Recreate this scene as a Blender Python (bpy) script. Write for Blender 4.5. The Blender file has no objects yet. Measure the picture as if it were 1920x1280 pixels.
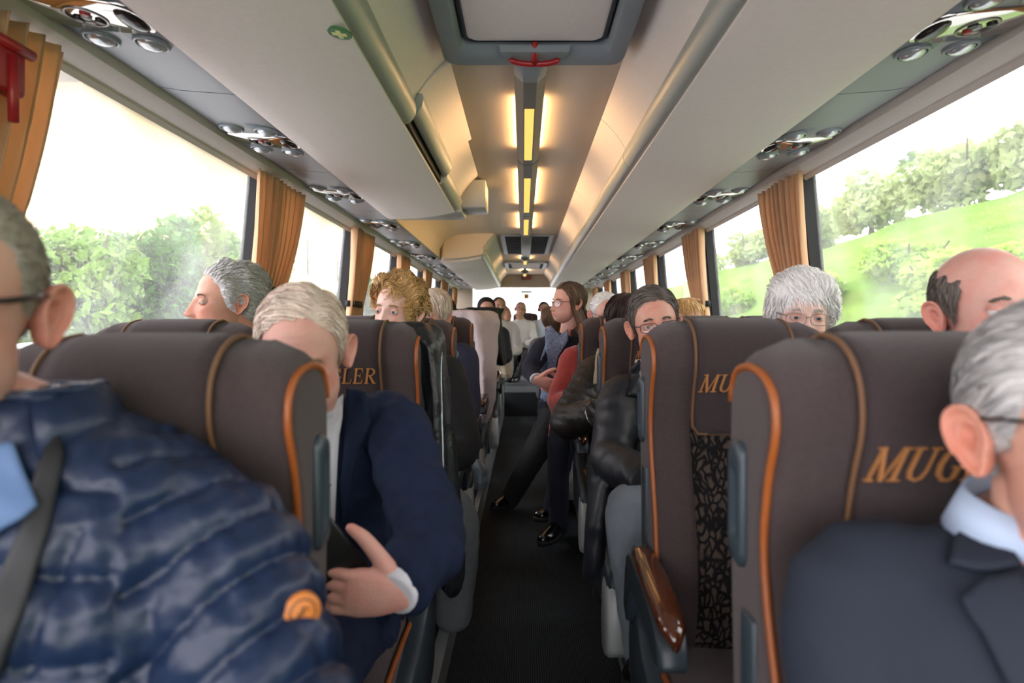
import bpy, bmesh, math, random
import numpy as np
from mathutils import Vector, Matrix, noise
from mathutils.bvhtree import BVHTree

random.seed(7)
SC = bpy.context.scene
COL = SC.collection

# ------------------------------------------------------------------ camera, sky, exposure
F = 1180.0                 # focal length in pixels of the 1920x1280 frame
VX, VY = 981.0, 617.0      # where the bus axis runs to
EYE = 1.10                 # lens height above the aisle floor
cam_d = bpy.data.cameras.new('camera')
cam = bpy.data.objects.new('camera', cam_d)
COL.objects.link(cam)
cam.location = (0, 0, EYE)
cam.rotation_euler = (math.pi / 2, 0, 0)
cam_d.sensor_width = 36.0
cam_d.lens = F / 1920.0 * 36.0
cam_d.shift_x = (960 - VX) / 1920.0
cam_d.shift_y = -(640 - VY) / 1920.0
cam_d.clip_start = 0.02
cam_d.clip_end = 400
cam_d.dof.use_dof = True
cam_d.dof.focus_distance = 2.5
cam_d.dof.aperture_fstop = 3.2
SC.camera = cam

world = bpy.data.worlds.new('overcast_sky')
SC.world = world
world.use_nodes = True
wn = world.node_tree.nodes
wn['Background'].inputs[0].default_value = (1.0, 0.955, 0.985, 1)
wn['Background'].inputs[1].default_value = 5.6

SC.view_settings.view_transform = 'Standard'
SC.view_settings.look = 'None'
SC.view_settings.exposure = 0.12
SC.view_settings.gamma = 1.0
SC.view_settings.use_curve_mapping = False
SC.cycles.max_bounces = 10
SC.cycles.diffuse_bounces = 5
SC.cycles.glossy_bounces = 4
SC.cycles.transparent_max_bounces = 24
SC.cycles.transmission_bounces = 6
SC.cycles.caustics_reflective = False
SC.cycles.caustics_refractive = False
SC.cycles.sample_clamp_indirect = 6.0
SC.cycles.use_denoising = True
SC.cycles.use_adaptive_sampling = True
SC.cycles.adaptive_threshold = 0.02

def at(px, py, d):
    return Vector(((px - VX) * d / F, d, EYE + (VY - py) * d / F))

# ------------------------------------------------------------------ materials
MATS = {}
def srgb(h):
    h = h.lstrip('#')
    c = [int(h[i:i + 2], 16) / 255.0 for i in (0, 2, 4)]
    return tuple(x / 12.92 if x <= 0.04045 else ((x + 0.055) / 1.055) ** 2.4 for x in c)

def mat(name, col, rough=0.6, metal=0.0, var=0.12, scale=20.0, bump=0.0, bscale=200.0,
        spec=0.5, sheen=0.0, coat=0.0, stretch=(1, 1, 1), detail=4.0, trans=0.0, vcol=False, subsurf=0.0, alpha=1.0):
    if name in MATS:
        return MATS[name]
    if isinstance(col, str):
        col = srgb(col)
    m = bpy.data.materials.new(name)
    m.use_nodes = True
    nt = m.node_tree
    b = nt.nodes['Principled BSDF']
    b.inputs['Roughness'].default_value = rough
    b.inputs['Metallic'].default_value = metal
    b.inputs['Specular IOR Level'].default_value = spec
    b.inputs['Sheen Weight'].default_value = sheen
    b.inputs['Coat Weight'].default_value = coat
    b.inputs['Alpha'].default_value = alpha
    if subsurf:
        b.inputs['Subsurface Weight'].default_value = subsurf
        b.inputs['Subsurface Radius'].default_value = (0.012, 0.005, 0.003)
        b.inputs['Subsurface Scale'].default_value = 0.6
    tc = nt.nodes.new('ShaderNodeTexCoord')
    mp = nt.nodes.new('ShaderNodeMapping')
    mp.inputs['Scale'].default_value = stretch
    nt.links.new(tc.outputs['Object'], mp.inputs['Vector'])
    nz = nt.nodes.new('ShaderNodeTexNoise')
    nz.inputs['Scale'].default_value = scale
    nz.inputs['Detail'].default_value = detail
    nt.links.new(mp.outputs['Vector'], nz.inputs['Vector'])
    mx = nt.nodes.new('ShaderNodeMix'); mx.data_type = 'RGBA'
    lo = tuple(max(0, c * (1 - var)) for c in col) + (1,)
    hi = tuple(min(1, c * (1 + var)) for c in col) + (1,)
    mx.inputs[6].default_value = lo
    mx.inputs[7].default_value = hi
    nt.links.new(nz.outputs['Fac'], mx.inputs[0])
    out_col = mx.outputs[2]
    if vcol:
        at_ = nt.nodes.new('ShaderNodeVertexColor'); at_.layer_name = 'Col'
        mm = nt.nodes.new('ShaderNodeMix'); mm.data_type = 'RGBA'; mm.blend_type = 'MULTIPLY'
        mm.inputs[0].default_value = 1.0
        nt.links.new(out_col, mm.inputs[6]); nt.links.new(at_.outputs['Color'], mm.inputs[7])
        out_col = mm.outputs[2]
    nt.links.new(out_col, b.inputs['Base Color'])
    if bump:
        n2 = nt.nodes.new('ShaderNodeTexNoise')
        n2.inputs['Scale'].default_value = bscale
        n2.inputs['Detail'].default_value = 3
        nt.links.new(mp.outputs['Vector'], n2.inputs['Vector'])
        bp = nt.nodes.new('ShaderNodeBump')
        bp.inputs['Strength'].default_value = bump
        bp.inputs['Distance'].default_value = 0.004
        nt.links.new(n2.outputs['Fac'], bp.inputs['Height'])
        nt.links.new(bp.outputs['Normal'], b.inputs['Normal'])
    if trans:
        tr = nt.nodes.new('ShaderNodeBsdfTranslucent')
        nt.links.new(out_col, tr.inputs['Color'])
        ms = nt.nodes.new('ShaderNodeMixShader'); ms.inputs[0].default_value = trans
        nt.links.new(b.outputs[0], ms.inputs[1]); nt.links.new(tr.outputs[0], ms.inputs[2])
        nt.links.new(ms.outputs[0], nt.nodes['Material Output'].inputs[0])
    MATS[name] = m
    return m

def emit_mat(name, col, strength):
    if name in MATS: return MATS[name]
    m = bpy.data.materials.new(name); m.use_nodes = True
    nt = m.node_tree
    nt.nodes.remove(nt.nodes['Principled BSDF'])
    e = nt.nodes.new('ShaderNodeEmission')
    tc = nt.nodes.new('ShaderNodeTexCoord'); wv = nt.nodes.new('ShaderNodeTexWave')
    wv.inputs['Scale'].default_value = 70; wv.bands_direction = 'X'
    mx = nt.nodes.new('ShaderNodeMix'); mx.data_type = 'RGBA'
    mx.inputs[6].default_value = tuple(c * .8 for c in col) + (1,); mx.inputs[7].default_value = tuple(col) + (1,)
    nt.links.new(tc.outputs['Object'], wv.inputs['Vector']); nt.links.new(wv.outputs['Fac'], mx.inputs[0])
    nt.links.new(mx.outputs[2], e.inputs[0]); e.inputs[1].default_value = strength
    nt.links.new(e.outputs[0], nt.nodes['Material Output'].inputs[0])
    MATS[name] = m
    return m

def glass_mat(name, veil=0.06, tint=(1, 1, 1), gloss=0.06, drops=True):
    m = bpy.data.materials.new(name); m.use_nodes = True
    nt = m.node_tree; N = nt.nodes; L = nt.links
    N.remove(N['Principled BSDF'])
    t = N.new('ShaderNodeBsdfTransparent'); t.inputs[0].default_value = tint + (1,)
    g = N.new('ShaderNodeBsdfGlossy'); g.inputs['Roughness'].default_value = 0.02
    v = N.new('ShaderNodeBsdfTranslucent'); v.inputs[0].default_value = (0.9, 0.93, 0.95, 1)
    m1 = N.new('ShaderNodeMixShader'); m2 = N.new('ShaderNodeMixShader')
    m1.inputs[0].default_value = gloss
    L.new(t.outputs[0], m1.inputs[1]); L.new(g.outputs[0], m1.inputs[2])
    L.new(m1.outputs[0], m2.inputs[1]); L.new(v.outputs[0], m2.inputs[2])
    if drops:
        tc = N.new('ShaderNodeTexCoord')
        n1 = N.new('ShaderNodeTexNoise'); n1.inputs['Scale'].default_value = 3.0; n1.inputs['Detail'].default_value = 5
        vo = N.new('ShaderNodeTexVoronoi'); vo.inputs['Scale'].default_value = 85
        r = N.new('ShaderNodeMapRange'); r.inputs[1].default_value = 0.12; r.inputs[2].default_value = 0.30
        r.inputs[3].default_value = 1.0; r.inputs[4].default_value = 0.0
        mu = N.new('ShaderNodeMath'); mu.operation = 'MULTIPLY_ADD'
        mu.inputs[1].default_value = 0.10
        r2 = N.new('ShaderNodeMapRange'); r2.inputs[1].default_value = 0.35; r2.inputs[2].default_value = 0.75
        r2.inputs[3].default_value = veil * 0.4; r2.inputs[4].default_value = veil * 1.8
        L.new(tc.outputs['Object'], n1.inputs['Vector']); L.new(tc.outputs['Object'], vo.inputs['Vector'])
        L.new(vo.outputs['Distance'], r.inputs[0]); L.new(n1.outputs['Fac'], r2.inputs[0])
        L.new(r.outputs[0], mu.inputs[0]); L.new(r2.outputs[0], mu.inputs[2])
        L.new(mu.outputs[0], m2.inputs[0])
    else:
        m2.inputs[0].default_value = veil
    L.new(m2.outputs[0], N['Material Output'].inputs[0])
    MATS[name] = m
    return m

# ------------------------------------------------------------------ mesh helpers
def mobj(name, V, Fc, m, parent=None, smooth=True, loc=None, mesh=None):
    if mesh is None:
        mesh = bpy.data.meshes.new(name)
        mesh.from_pydata([tuple(v) for v in V], [], [tuple(f) for f in Fc])
        mesh.validate()
        if smooth:
            mesh.polygons.foreach_set('use_smooth', [True] * len(mesh.polygons))
        mesh.update()
        if m is not None:
            mesh.materials.append(m)
    o = bpy.data.objects.new(name, mesh)
    COL.objects.link(o)
    if parent is not None:
        o.parent = parent
    if loc is not None:
        o.location = loc
    return o

def empty(name, loc=(0, 0, 0), rz=0.0):
    o = bpy.data.objects.new(name, None)
    o.empty_display_size = 0.1
    COL.objects.link(o)
    o.location = loc
    o.rotation_euler = (0, 0, rz)
    return o

def tag(o, label=None, cat=None, group=None, kind=None):
    if label: o['label'] = label
    if cat: o['category'] = cat
    if group: o['group'] = group
    if kind: o['kind'] = kind
    return o

class MB:
    """collects shapes for one mesh"""
    def __init__(s):
        s.V = []; s.F = []
    def add(s, V, Fc):
        k = len(s.V)
        s.V += [Vector(v) for v in V]
        s.F += [tuple(i + k for i in f) for f in Fc]
        return s
    def box(s, x0, x1, y0, y1, z0, z1, bev=0.0):
        if bev <= 0:
            V = [(x, y, z) for x in (x0, x1) for y in (y0, y1) for z in (z0, z1)]
            Fc = [(0, 1, 3, 2), (4, 6, 7, 5), (0, 4, 5, 1), (2, 3, 7, 6), (0, 2, 6, 4), (1, 5, 7, 3)]
            return s.add(V, Fc)
        bm = bmesh.new()
        bmesh.ops.create_cube(bm, size=1.0)
        for v in bm.verts:
            v.co = Vector(((x0 + x1) / 2 + v.co.x * (x1 - x0), (y0 + y1) / 2 + v.co.y * (y1 - y0), (z0 + z1) / 2 + v.co.z * (z1 - z0)))
        bev = min(bev, 0.49 * min(abs(x1 - x0), abs(y1 - y0), abs(z1 - z0)))
        bmesh.ops.bevel(bm, geom=bm.edges[:], offset=bev, segments=2, affect='EDGES', profile=0.5)
        s.addbm(bm)
        return s
    def addbm(s, bm):
        bm.verts.index_update()
        s.add([v.co.copy() for v in bm.verts], [[v.index for v in f.verts] for f in bm.faces])
        bm.free()
    def rings(s, rings, cap=True, closed=True):
        n = len(rings[0]); V = []; Fc = []
        for r in rings: V += list(r)
        m = n if closed else n - 1
        for i in range(len(rings) - 1):
            for j in range(m):
                a = i * n + j; b = i * n + (j + 1) % n
                Fc.append((a, b, b + n, a + n))
        if cap:
            Fc.append(tuple(range(n))[::-1])
            Fc.append(tuple((len(rings) - 1) * n + j for j in range(n)))
        return s.add(V, Fc)
    def tube(s, path, r, n=8, cap=True, flat=1.0):
        P = [Vector(p) for p in path]
        R = r if isinstance(r, (list, tuple)) else [r] * len(P)
        rings = []
        t0 = (P[1] - P[0]).normalized()
        up = Vector((0, 0, 1)) if abs(t0.z) < 0.9 else Vector((1, 0, 0))
        u = t0.cross(up).normalized()
        for i, p in enumerate(P):
            t = (P[min(i + 1, len(P) - 1)] - P[max(i - 1, 0)]).normalized()
            u = (u - t * u.dot(t)).normalized()
            w = t.cross(u)
            rings.append([p + (u * math.cos(a) + w * math.sin(a) * flat) * R[i] for a in [2 * math.pi * k / n for k in range(n)]])
        return s.rings(rings, cap)
    def sphere(s, c, r, n=12, m=8, rot=None):
        c = Vector(c)
        rr = r if isinstance(r, (tuple, list, Vector)) else (r, r, r)
        V = []; Fc = []
        for i in range(m + 1):
            ph = math.pi * i / m
            for j in range(n):
                th = 2 * math.pi * j / n
                v = Vector((rr[0] * math.sin(ph) * math.cos(th), rr[1] * math.sin(ph) * math.sin(th), rr[2] * math.cos(ph)))
                if rot is not None: v = rot @ v
                V.append(c + v)
        for i in range(m):
            for j in range(n):
                a = i * n + j; b = i * n + (j + 1) % n
                Fc.append((a, a + n, b + n, b))
        return s.add(V, Fc)
    def lathe(s, prof, c, axis=(0, 0, 1), n=16, cap=True):
        """prof: list of (radius, height along axis)"""
        ax = Vector(axis).normalized()
        u = ax.orthogonal().normalized(); w = ax.cross(u); c = Vector(c)
        return s.rings([[c + ax * h + (u * math.cos(a) + w * math.sin(a)) * max(r, 1e-5) for a in [2 * math.pi * k / n for k in range(n)]] for r, h in prof], cap)
    def build(s, name, m, parent=None, smooth=True, loc=None, merge=False):
        o = mobj(name, s.V, s.F, m, parent, smooth, loc)
        bm = bmesh.new(); bm.from_mesh(o.data)
        if merge: bmesh.ops.remove_doubles(bm, verts=bm.verts[:], dist=1e-5)
        bmesh.ops.recalc_face_normals(bm, faces=bm.faces[:])
        bm.to_mesh(o.data); bm.free()
        return o

def shade_auto(o, ang=40):
    """flat where an edge is sharp"""
    me = o.data
    bm = bmesh.new(); bm.from_mesh(me)
    for e in bm.edges:
        if len(e.link_faces) == 2 and e.calc_face_angle(0) > math.radians(ang):
            e.smooth = False
    for f in bm.faces: f.smooth = True
    bm.to_mesh(me); bm.free()
    return o

def copy_tree(o, parent=None):
    c = o.copy(); COL.objects.link(c); c.parent = parent
    for ch in list(o.children):
        copy_tree(ch, c)
    return c

def catmull(pts, n=6):
    P = [Vector(p) for p in pts]
    if len(P) < 3:
        return [P[0].lerp(P[-1], i / n) for i in range(n + 1)]
    out = []
    for i in range(len(P) - 1):
        p0 = P[i - 1] if i else P[0] * 2 - P[1]
        p1, p2 = P[i], P[i + 1]
        p3 = P[i + 2] if i + 2 < len(P) else P[-1] * 2 - P[-2]
        for k in range(n):
            t = k / n
            out.append(0.5 * ((2 * p1) + (p2 - p0) * t + (2 * p0 - 5 * p1 + 4 * p2 - p3) * t * t + (3 * p1 - p0 - 3 * p2 + p3) * t ** 3))
    out.append(P[-1])
    return out

ORD = ['first', 'second', 'third', 'fourth', 'fifth', 'sixth', 'seventh', 'eighth', 'ninth', 'tenth', 'eleventh', 'twelfth']
# ------------------------------------------------------------------ the bus shell
CX = 0.037
Y0, Y1 = -1.6, 11.2
beige = mat('beige_lining', '#e6dcd5', 0.9, var=0.05, scale=60, bump=0.25, bscale=500, sheen=0.1)
ceil_m = mat('ceiling_lining', '#decdb8', 0.9, var=0.05, scale=60, bump=0.25, bscale=500)
duct_m = mat('grey_duct_plastic', '#8b8f91', 0.42, var=0.04, scale=90, bump=0.06, bscale=900)
rail_m = mat('grey_green_rail', '#a3a8a2', 0.38, var=0.04, scale=60)
trim_m = mat('beige_grey_trim', '#bdb5ad', 0.55, var=0.04, scale=60)
dark_m = mat('dark_slot', '#101214', 0.8)
pillar_m = mat('slate_pillar_plastic', '#27333d', 0.5, var=0.08)
rubber_m = mat('black_rubber', '#0b0c0e', 0.7)
carpet = mat('black_ribbed_carpet', '#2d3338', 0.95, var=0.35, scale=300, bump=0.8, bscale=380, stretch=(1, 0.5, 1), spec=0.2)
def _ribs(m):
    nt = m.node_tree; N = nt.nodes; L = nt.links; bs = N['Principled BSDF']
    src = bs.inputs['Base Color'].links[0].from_socket
    tc = N.new('ShaderNodeTexCoord'); wv = N.new('ShaderNodeTexWave'); wv.inputs['Scale'].default_value = 42; wv.inputs['Distortion'].default_value = 1.2; wv.inputs['Detail Scale'].default_value = 6
    L.new(tc.outputs['Object'], wv.inputs['Vector'])
    mr = N.new('ShaderNodeMapRange'); mr.inputs[3].default_value = .35; mr.inputs[4].default_value = 1.35
    L.new(wv.outputs['Fac'], mr.inputs[0])
    mx = N.new('ShaderNodeMix'); mx.data_type = 'RGBA'; mx.blend_type = 'MULTIPLY'; mx.inputs[0].default_value = 1
    L.new(src, mx.inputs[6]); L.new(mr.outputs[0], mx.inputs[7]); L.new(mx.outputs[2], bs.inputs['Base Color'])
_ribs(carpet)
wallfab = mat('grey_wall_carpet', '#55504d', 0.95, var=0.15, scale=200, bump=0.4, bscale=500)
alu = mat('grey_painted_trim', '#8d9293', 0.4, metal=0.25, var=0.06)
lightgrey = mat('light_grey_plastic', '#a9adab', 0.4, var=0.05)
darkgrey = mat('dark_slate_plastic', '#2b353c', 0.45, var=0.08)
glass = glass_mat('wet_window_glass', veil=0.065, gloss=0.05)
ceilgrey = mat('hatch_grey_plastic', '#848b90', 0.45, var=0.05, bump=0.08, bscale=700)
red_m = mat('red_plastic', '#a3262a', 0.35, var=0.08)
chrome = mat('chrome_plate', '#d5d2cc', 0.08, metal=1.0, var=0.03)
blackp = mat('black_plastic', '#0c0d0f', 0.4)

def side(s, x):            # bus half-section coordinate to world x
    return CX + s * x

def strip(name, pts, s, y0, y1, m, parent=None, thick=0.012, ny=2, smooth=True):
    """a panel running along the bus: pts = half-section (x, Z above eye) from one edge to the other, given thickness"""
    b = MB()
    pts = [Vector((p[0], p[1], 0)) for p in pts]
    nrm = []
    for i in range(len(pts)):
        t = (pts[min(i + 1, len(pts) - 1)] - pts[max(i - 1, 0)]).normalized()
        nrm.append(Vector((-t.y, t.x, 0)))
    loop = pts + [p + n * thick for p, n in zip(pts[::-1], nrm[::-1])]
    rings = []
    for k in range(ny):
        y = y0 + (y1 - y0) * k / (ny - 1)
        rings.append([(side(s, p.x), y, EYE + p.y) for p in loop])
    b.rings(rings)
    o = b.build(name, m, parent, smooth)
    shade_auto(o, 35)
    return o

# floor: aisle carpet, step up at the rear
b = MB()
b.box(CX - 1.3, CX + 1.3, Y0, 8.0, -0.06, 0.0)
fl = tag(b.build('floor', carpet, smooth=False), kind='structure')
b = MB(); b.box(CX - 1.3, CX + 1.3, 8.0, Y1, -0.06, 0.30, 0.006)
tag(b.build('floor_rear_step', mat('dark_grey_step', '#3b4145', 0.85, var=0.2, scale=200, bump=.4, bscale=400)), kind='structure')
# raised plinths that carry the seats, with their painted edge
def plinth_h(y): return 0.06 + 0.022 * max(0, y)
for s, sd in ((-1, 'left'), (1, 'right')):
    b = MB()
    xa, xb = side(s, 0.285), side(s, 1.3)
    ys = [Y0, 0, 2, 4, 6, 8.0]
    b.rings([[(xa, y, 0), (xa, y, plinth_h(y)), (xb, y, plinth_h(y)), (xb, y, 0)] for y in ys])
    pl = tag(b.build('floor_plinth_' + sd, carpet, smooth=False), kind='structure')
    b = MB()
    b.rings([[(side(s, 0.278), y, 0.004), (side(s, 0.278), y, plinth_h(y) + 0.006), (side(s, 0.315), y, plinth_h(y) + 0.006), (side(s, 0.315), y, plinth_h(y) - 0.02), (side(s, 0.285), y, 0.004)] for y in ys])
    tag(b.build('baseboard_' + sd, alu, smooth=False), kind='structure')

# side walls: below the windows, pillars, header
PILL = [-0.15, 1.34, 2.83, 4.32, 5.81, 7.30, 8.79, 10.28]
WZ0, WZ1 = -0.40, 0.695          # window band relative to the eye
WT, WB = 1.205, 1.305            # half width at window top and sill
for s, sd in ((-1, 'left'), (1, 'right')):
    b = MB()
    b.rings([[(side(s, 1.305), y, -0.06), (side(s, 1.305), y, EYE + WZ0), (side(s, 1.38), y, EYE + WZ0), (side(s, 1.38), y, -0.06)] for y in (Y0, Y1)])
    b.rings([[(side(s, 1.205), y, EYE + WZ1), (side(s, 1.19), y, 2.12), (side(s, 1.26), y, 2.12), (side(s, 1.275), y, EYE + WZ1)] for y in (Y0, Y1)])
    tag(b.build('wall_' + sd, wallfab, smooth=False), kind='structure')
    for k, py in enumerate(PILL):
        b = MB()
        w = 0.035
        b.rings([[(side(s, WT + (WB - WT) * t) - s * 0.03, py - w, EYE + WZ1 + (WZ0 - WZ1) * t), (side(s, WT + (WB - WT) * t) - s * 0.03, py + w, EYE + WZ1 + (WZ0 - WZ1) * t),
                  (side(s, WT + (WB - WT) * t) + s * 0.06, py + w * .7, EYE + WZ1 + (WZ0 - WZ1) * t), (side(s, WT + (WB - WT) * t) + s * 0.06, py - w * .7, EYE + WZ1 + (WZ0 - WZ1) * t)] for t in (0, .5, 1)])
        po = b.build('trim_%d' % (k + 1 + (0 if s < 0 else 20)), pillar_m, smooth=False)
        tag(po, kind='structure')
        b = MB()
        for yy in (py - w - 0.012, py + w):
            b.rings([[(side(s, WT + (WB - WT) * t) - s * 0.012, yy, EYE + WZ1 + (WZ0 - WZ1) * t), (side(s, WT + (WB - WT) * t) - s * 0.012, yy + .012, EYE + WZ1 + (WZ0 - WZ1) * t),
                      (side(s, WT + (WB - WT) * t) + s * 0.05, yy + .012, EYE + WZ1 + (WZ0 - WZ1) * t), (side(s, WT + (WB - WT) * t) + s * 0.05, yy, EYE + WZ1 + (WZ0 - WZ1) * t)] for t in (0, 1)])
        b.build('rubber_seal', rubber_m, po, smooth=False)
    edges = [Y0] + PILL + [Y1]
    for k in range(len(edges) - 1):
        ya, yb = edges[k] + 0.02, edges[k + 1] - 0.02
        b = MB()
        x0, x1 = side(s, WT + 0.035), side(s, WB + 0.035)
        b.rings([[(x0, y, EYE + WZ1 + .02), (x0 + s * .006, y, EYE + WZ1 + .02), (x1 + s * .006, y, EYE + WZ0 - .01), (x1, y, EYE + WZ0 - .01)] for y in (ya, yb)])
        wo = b.build('window_%d' % (k + 1 + (0 if s < 0 else 20)), glass, smooth=False)
        tag(wo, kind='structure')
    # trim bar above the glass, with the shadow gap behind it
    pts = [(1.225, 0.672), (1.213, 0.683), (1.205, 0.695), (1.17, 0.703), (1.15, 0.712), (1.146, 0.73), (1.150, 0.75)]
    o = strip('trim_%d' % (50 + (s > 0)), pts, s, Y0, 10.9, trim_m, thick=0.02 if s < 0 else 0.02)
    tag(o, kind='structure')

# air duct between window trim and luggage rack, one moulded panel after another
UNITS = [0.47 + 0.94 * k for k in range(11)]
duct_pts = [(1.142, 0.742), (1.12, 0.732), (1.06, 0.722), (0.99, 0.716), (0.93, 0.712), (0.885, 0.708), (0.868, 0.712)]
for s, sd in ((-1, 'left'), (1, 'right')):
    root = empty('air_duct', (0, 0, 0))
    tag(root, 'long grey air duct of moulded panels above the %s windows' % sd, 'air duct')
    es = [Y0] + [u + 0.465 for u in UNITS[:-1]] + [10.9]
    for k in range(len(es) - 1):
        strip('duct_panel', duct_pts, s, es[k] + .003, es[k + 1] - .003, duct_m, root, thick=0.01)

# passenger service units on the duct
def make_unit():
    root = empty('service_panel')
    b = MB()
    n = 40
    prof = [(1.0, 0.0), (1.0, -0.006), (0.97, -0.010), (0.0001, -0.010)]
    rr = lambda a: (0.135 * abs(math.cos(a)) ** .8 * (1 if math.cos(a) >= 0 else -1), 0.20 * abs(math.sin(a)) ** .8 * (1 if math.sin(a) >= 0 else -1))
    b.rings([[(rr(2 * math.pi * k / n)[0] * f, rr(2 * math.pi * k / n)[1] * f, h) for k in range(n)] for f, h in prof], cap=False)
    b.build('oval_plate', mat('unit_plate_grey', '#666f76', 0.35, var=.04), root)
    # chrome lamp plate in the middle
    b = MB()
    b.rings([[(0.132 * f * abs(math.cos(a)) ** .55 * (1 if math.cos(a) >= 0 else -1), 0.075 * f * abs(math.sin(a)) ** .55 * (1 if math.sin(a) >= 0 else -1), h) for a in [2 * math.pi * k / n for k in range(n)]]
             for f, h in ((1, -.008), (1, -.014), (.95, -.017), (.0001, -.018))], cap=False)
    cp = b.build('chrome_plate', chrome, root)
    b = MB(); b.lathe([(0.046, -.016), (0.046, -.020), (0.040, -.021), (0.040, -.017)], (-.01, 0, 0), n=24, cap=False)
    b.build('lamp_ring', mat('pewter_ring', '#8f8a86', .3, metal=.8), cp)
    for i, (x, y, mm) in enumerate(((-.035, .012, blackp), (.0, -.018, red_m), (.012, .016, blackp), (-.008, .0, lightgrey))):
        b = MB(); b.lathe([(.011, -.016), (.011, -.022), (.008, -.024), (.0001, -.024)], (x, y, 0), n=14, cap=False)
        b.build('button', mm, cp)
    b = MB(); b.sphere((.095, .0, -.014), (.03, .055, .016), 16, 8)
    b.build('speaker_dome', mat('dark_smoke_dome', '#2a2724', .12, var=.1), root)
    for x in (-.062, .062):
        for y in (-.128, .128):
            b = MB(); b.lathe([(.042, -.008), (.042, -.016), (.038, -.020), (.034, -.018), (.034, -.012)], (x, y, 0), n=22, cap=False)
            nz = b.build('air_nozzle', mat('nozzle_ring_grey', '#8a9298', .25, var=.04), root)
            b = MB(); b.sphere((x, y, -.014), (.032, .032, .017), 18, 8)
            b.build('nozzle_ball', mat('nozzle_satin', '#c8ccce', .18, metal=.6, var=.03), nz)
    return root
unit0 = make_unit()
first = True
for s, sd in ((-1, 'left'), (1, 'right')):
    vis = 0
    for u in UNITS:
        r = unit0 if first else copy_tree(unit0)
        first = False
        r.location = (side(s, 1.005), u + (.05 if s > 0 else 0), EYE + 0.7175)
        r.rotation_euler = (0, math.radians(-6 * s), math.pi if s > 0 else 0)
        if s > 0: r.rotation_euler = (0, math.radians(6), math.pi)
        if u < .7:
            lab = 'overhead vent and lamp panel nearest the front on the %s duct' % sd
        else:
            vis += 1
            lab = 'overhead vent and lamp panel, %s into view from the front on the %s duct' % (ORD[vis - 1], sd)
        tag(r, lab, 'vent panel', 'overhead vent panels')

# luggage racks
rack_bot = [(0.872, 0.716), (0.868, 0.702), (0.855, 0.695), (0.80, 0.694), (0.70, 0.699), (0.58, 0.712), (0.462, 0.736)]
rack_door = [(0.432, 0.80), (0.412, 0.84), (0.385, 0.88), (0.350, 0.92), (0.316, 0.952)]
def rail_ring(s, y, dx=0, dz=0):
    P = [(0.462, 0.730), (0.450, 0.728), (0.434, 0.738), (0.420, 0.760), (0.414, 0.785), (0.418, 0.803), (0.434, 0.806), (0.452, 0.79), (0.466, 0.755)]
    return [(side(s, p[0] + dx), y, EYE + p[1] + dz) for p in P]
def rack(label, s, y0, y1, doors, caps, openk=None):
    root = empty('luggage_rack', (side(s, .6), y0, EYE + .7)); inv = Vector(root.location)
    def loc(o): o.location = -inv; return o
    loc(strip('shelf_panel', rack_bot, s, y0, y1, beige, root, thick=-0.02 if False else 0.02))
    n = len(doors) - 1
    for k in range(n):
        a, c = doors[k] + .003, doors[k + 1] - .003
        op = (openk == k)
        dx, dz = (-.022, .035) if op else (0, 0)
        d = loc(strip('door_flap', [(x + dx, z + dz * (1 - i / 4)) for i, (x, z) in enumerate(rack_door)], s, a, c, beige, root, thick=-.012))
        b = MB(); b.rings([rail_ring(s, y, dx, dz) for y in (a, c)])
        r = b.build('handrail', rail_m, d); shade_auto(r, 50)
        if op:
            b = MB(); b.box(*sorted((side(s, .45), side(s, .47))), a, c, EYE + .735, EYE + .80)
            loc(b.build('flap_gap_shade', dark_m, root, smooth=False))  # black strip painting the shade in the gap below the raised flap
    if caps:
        for y, sg in caps:
            prof = [(0.872, 0.716)] + rack_bot[2:] + [(0.43, 0.745), (0.414, 0.785)] + rack_door + [(0.35, 1.0), (0.80, 1.0), (0.86, 0.85)]
            cxm = sum(p[0] for p in prof) / len(prof); czm = sum(p[1] for p in prof) / len(prof)
            b = MB(); R = []
            for f, o_ in ((1.0, 0), (1.0, .02), (.97, .05), (.90, .075)):
                R.append([(side(s, cxm + (p[0] - cxm) * f), y + sg * o_, EYE + czm + (p[1] - czm) * f) for p in prof])
            b.rings(R)
            e = loc(b.build('end_cap', ceil_m, root)); shade_auto(e, 40)
    tag(root, label, 'luggage rack')
    return root
rack('beige overhead luggage rack on the left, front section with one door flap ajar', -1, Y0, 3.86, [Y0, -.2, 2.24, 3.15, 3.86], [(3.86, 1)], openk=2)
rack('short beige overhead luggage rack at the rear left, behind the gap', -1, 6.35, 10.9, [6.35, 7.9, 9.4, 10.9], [(6.35, -1)])
rack('continuous beige overhead luggage rack along the right side', 1, Y0, 10.9, [Y0, 1.4, 2.85, 4.3, 5.8, 7.3, 8.8, 10.9], [])
# stepped bracket behind the front-left rack
b = MB()
b.box(side(-1, .86), side(-1, .42), 3.94, 4.22, EYE + .73, EYE + .79, .012)
b.box(side(-1, .44), side(-1, .27), 3.94, 4.20, EYE + .76, EYE + .94, .015)
o = b.build('rack_bracket', lightgrey); shade_auto(o)
tag(o, 'grey stepped bracket closing the end of the front left rack', 'bracket')
# inner lining in the rack gap
o = strip('wall_gap_lining', [(0.875, 0.71), (0.87, 0.80), (0.82, 0.88), (0.70, 0.94), (0.5, 0.955), (0.31, 0.955)], -1, 3.86, 6.4, ceil_m, thick=-.012)
tag(o, kind='structure')

# ceiling
o = strip('ceiling', [(-0.9, 0.957), (-0.33, 0.957), (-0.30, 0.951), (0, 0.951), (0.30, 0.951), (0.33, 0.957), (0.9, 0.957)], 1, Y0, 10.95, ceil_m, thick=.03)
tag(o, kind='structure')
b = MB(); b.box(CX - 1.35, CX + 1.35, Y0, Y1, 2.12, 2.16)
tag(b.build('ceiling_roof', beige, smooth=False), kind='structure')

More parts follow.
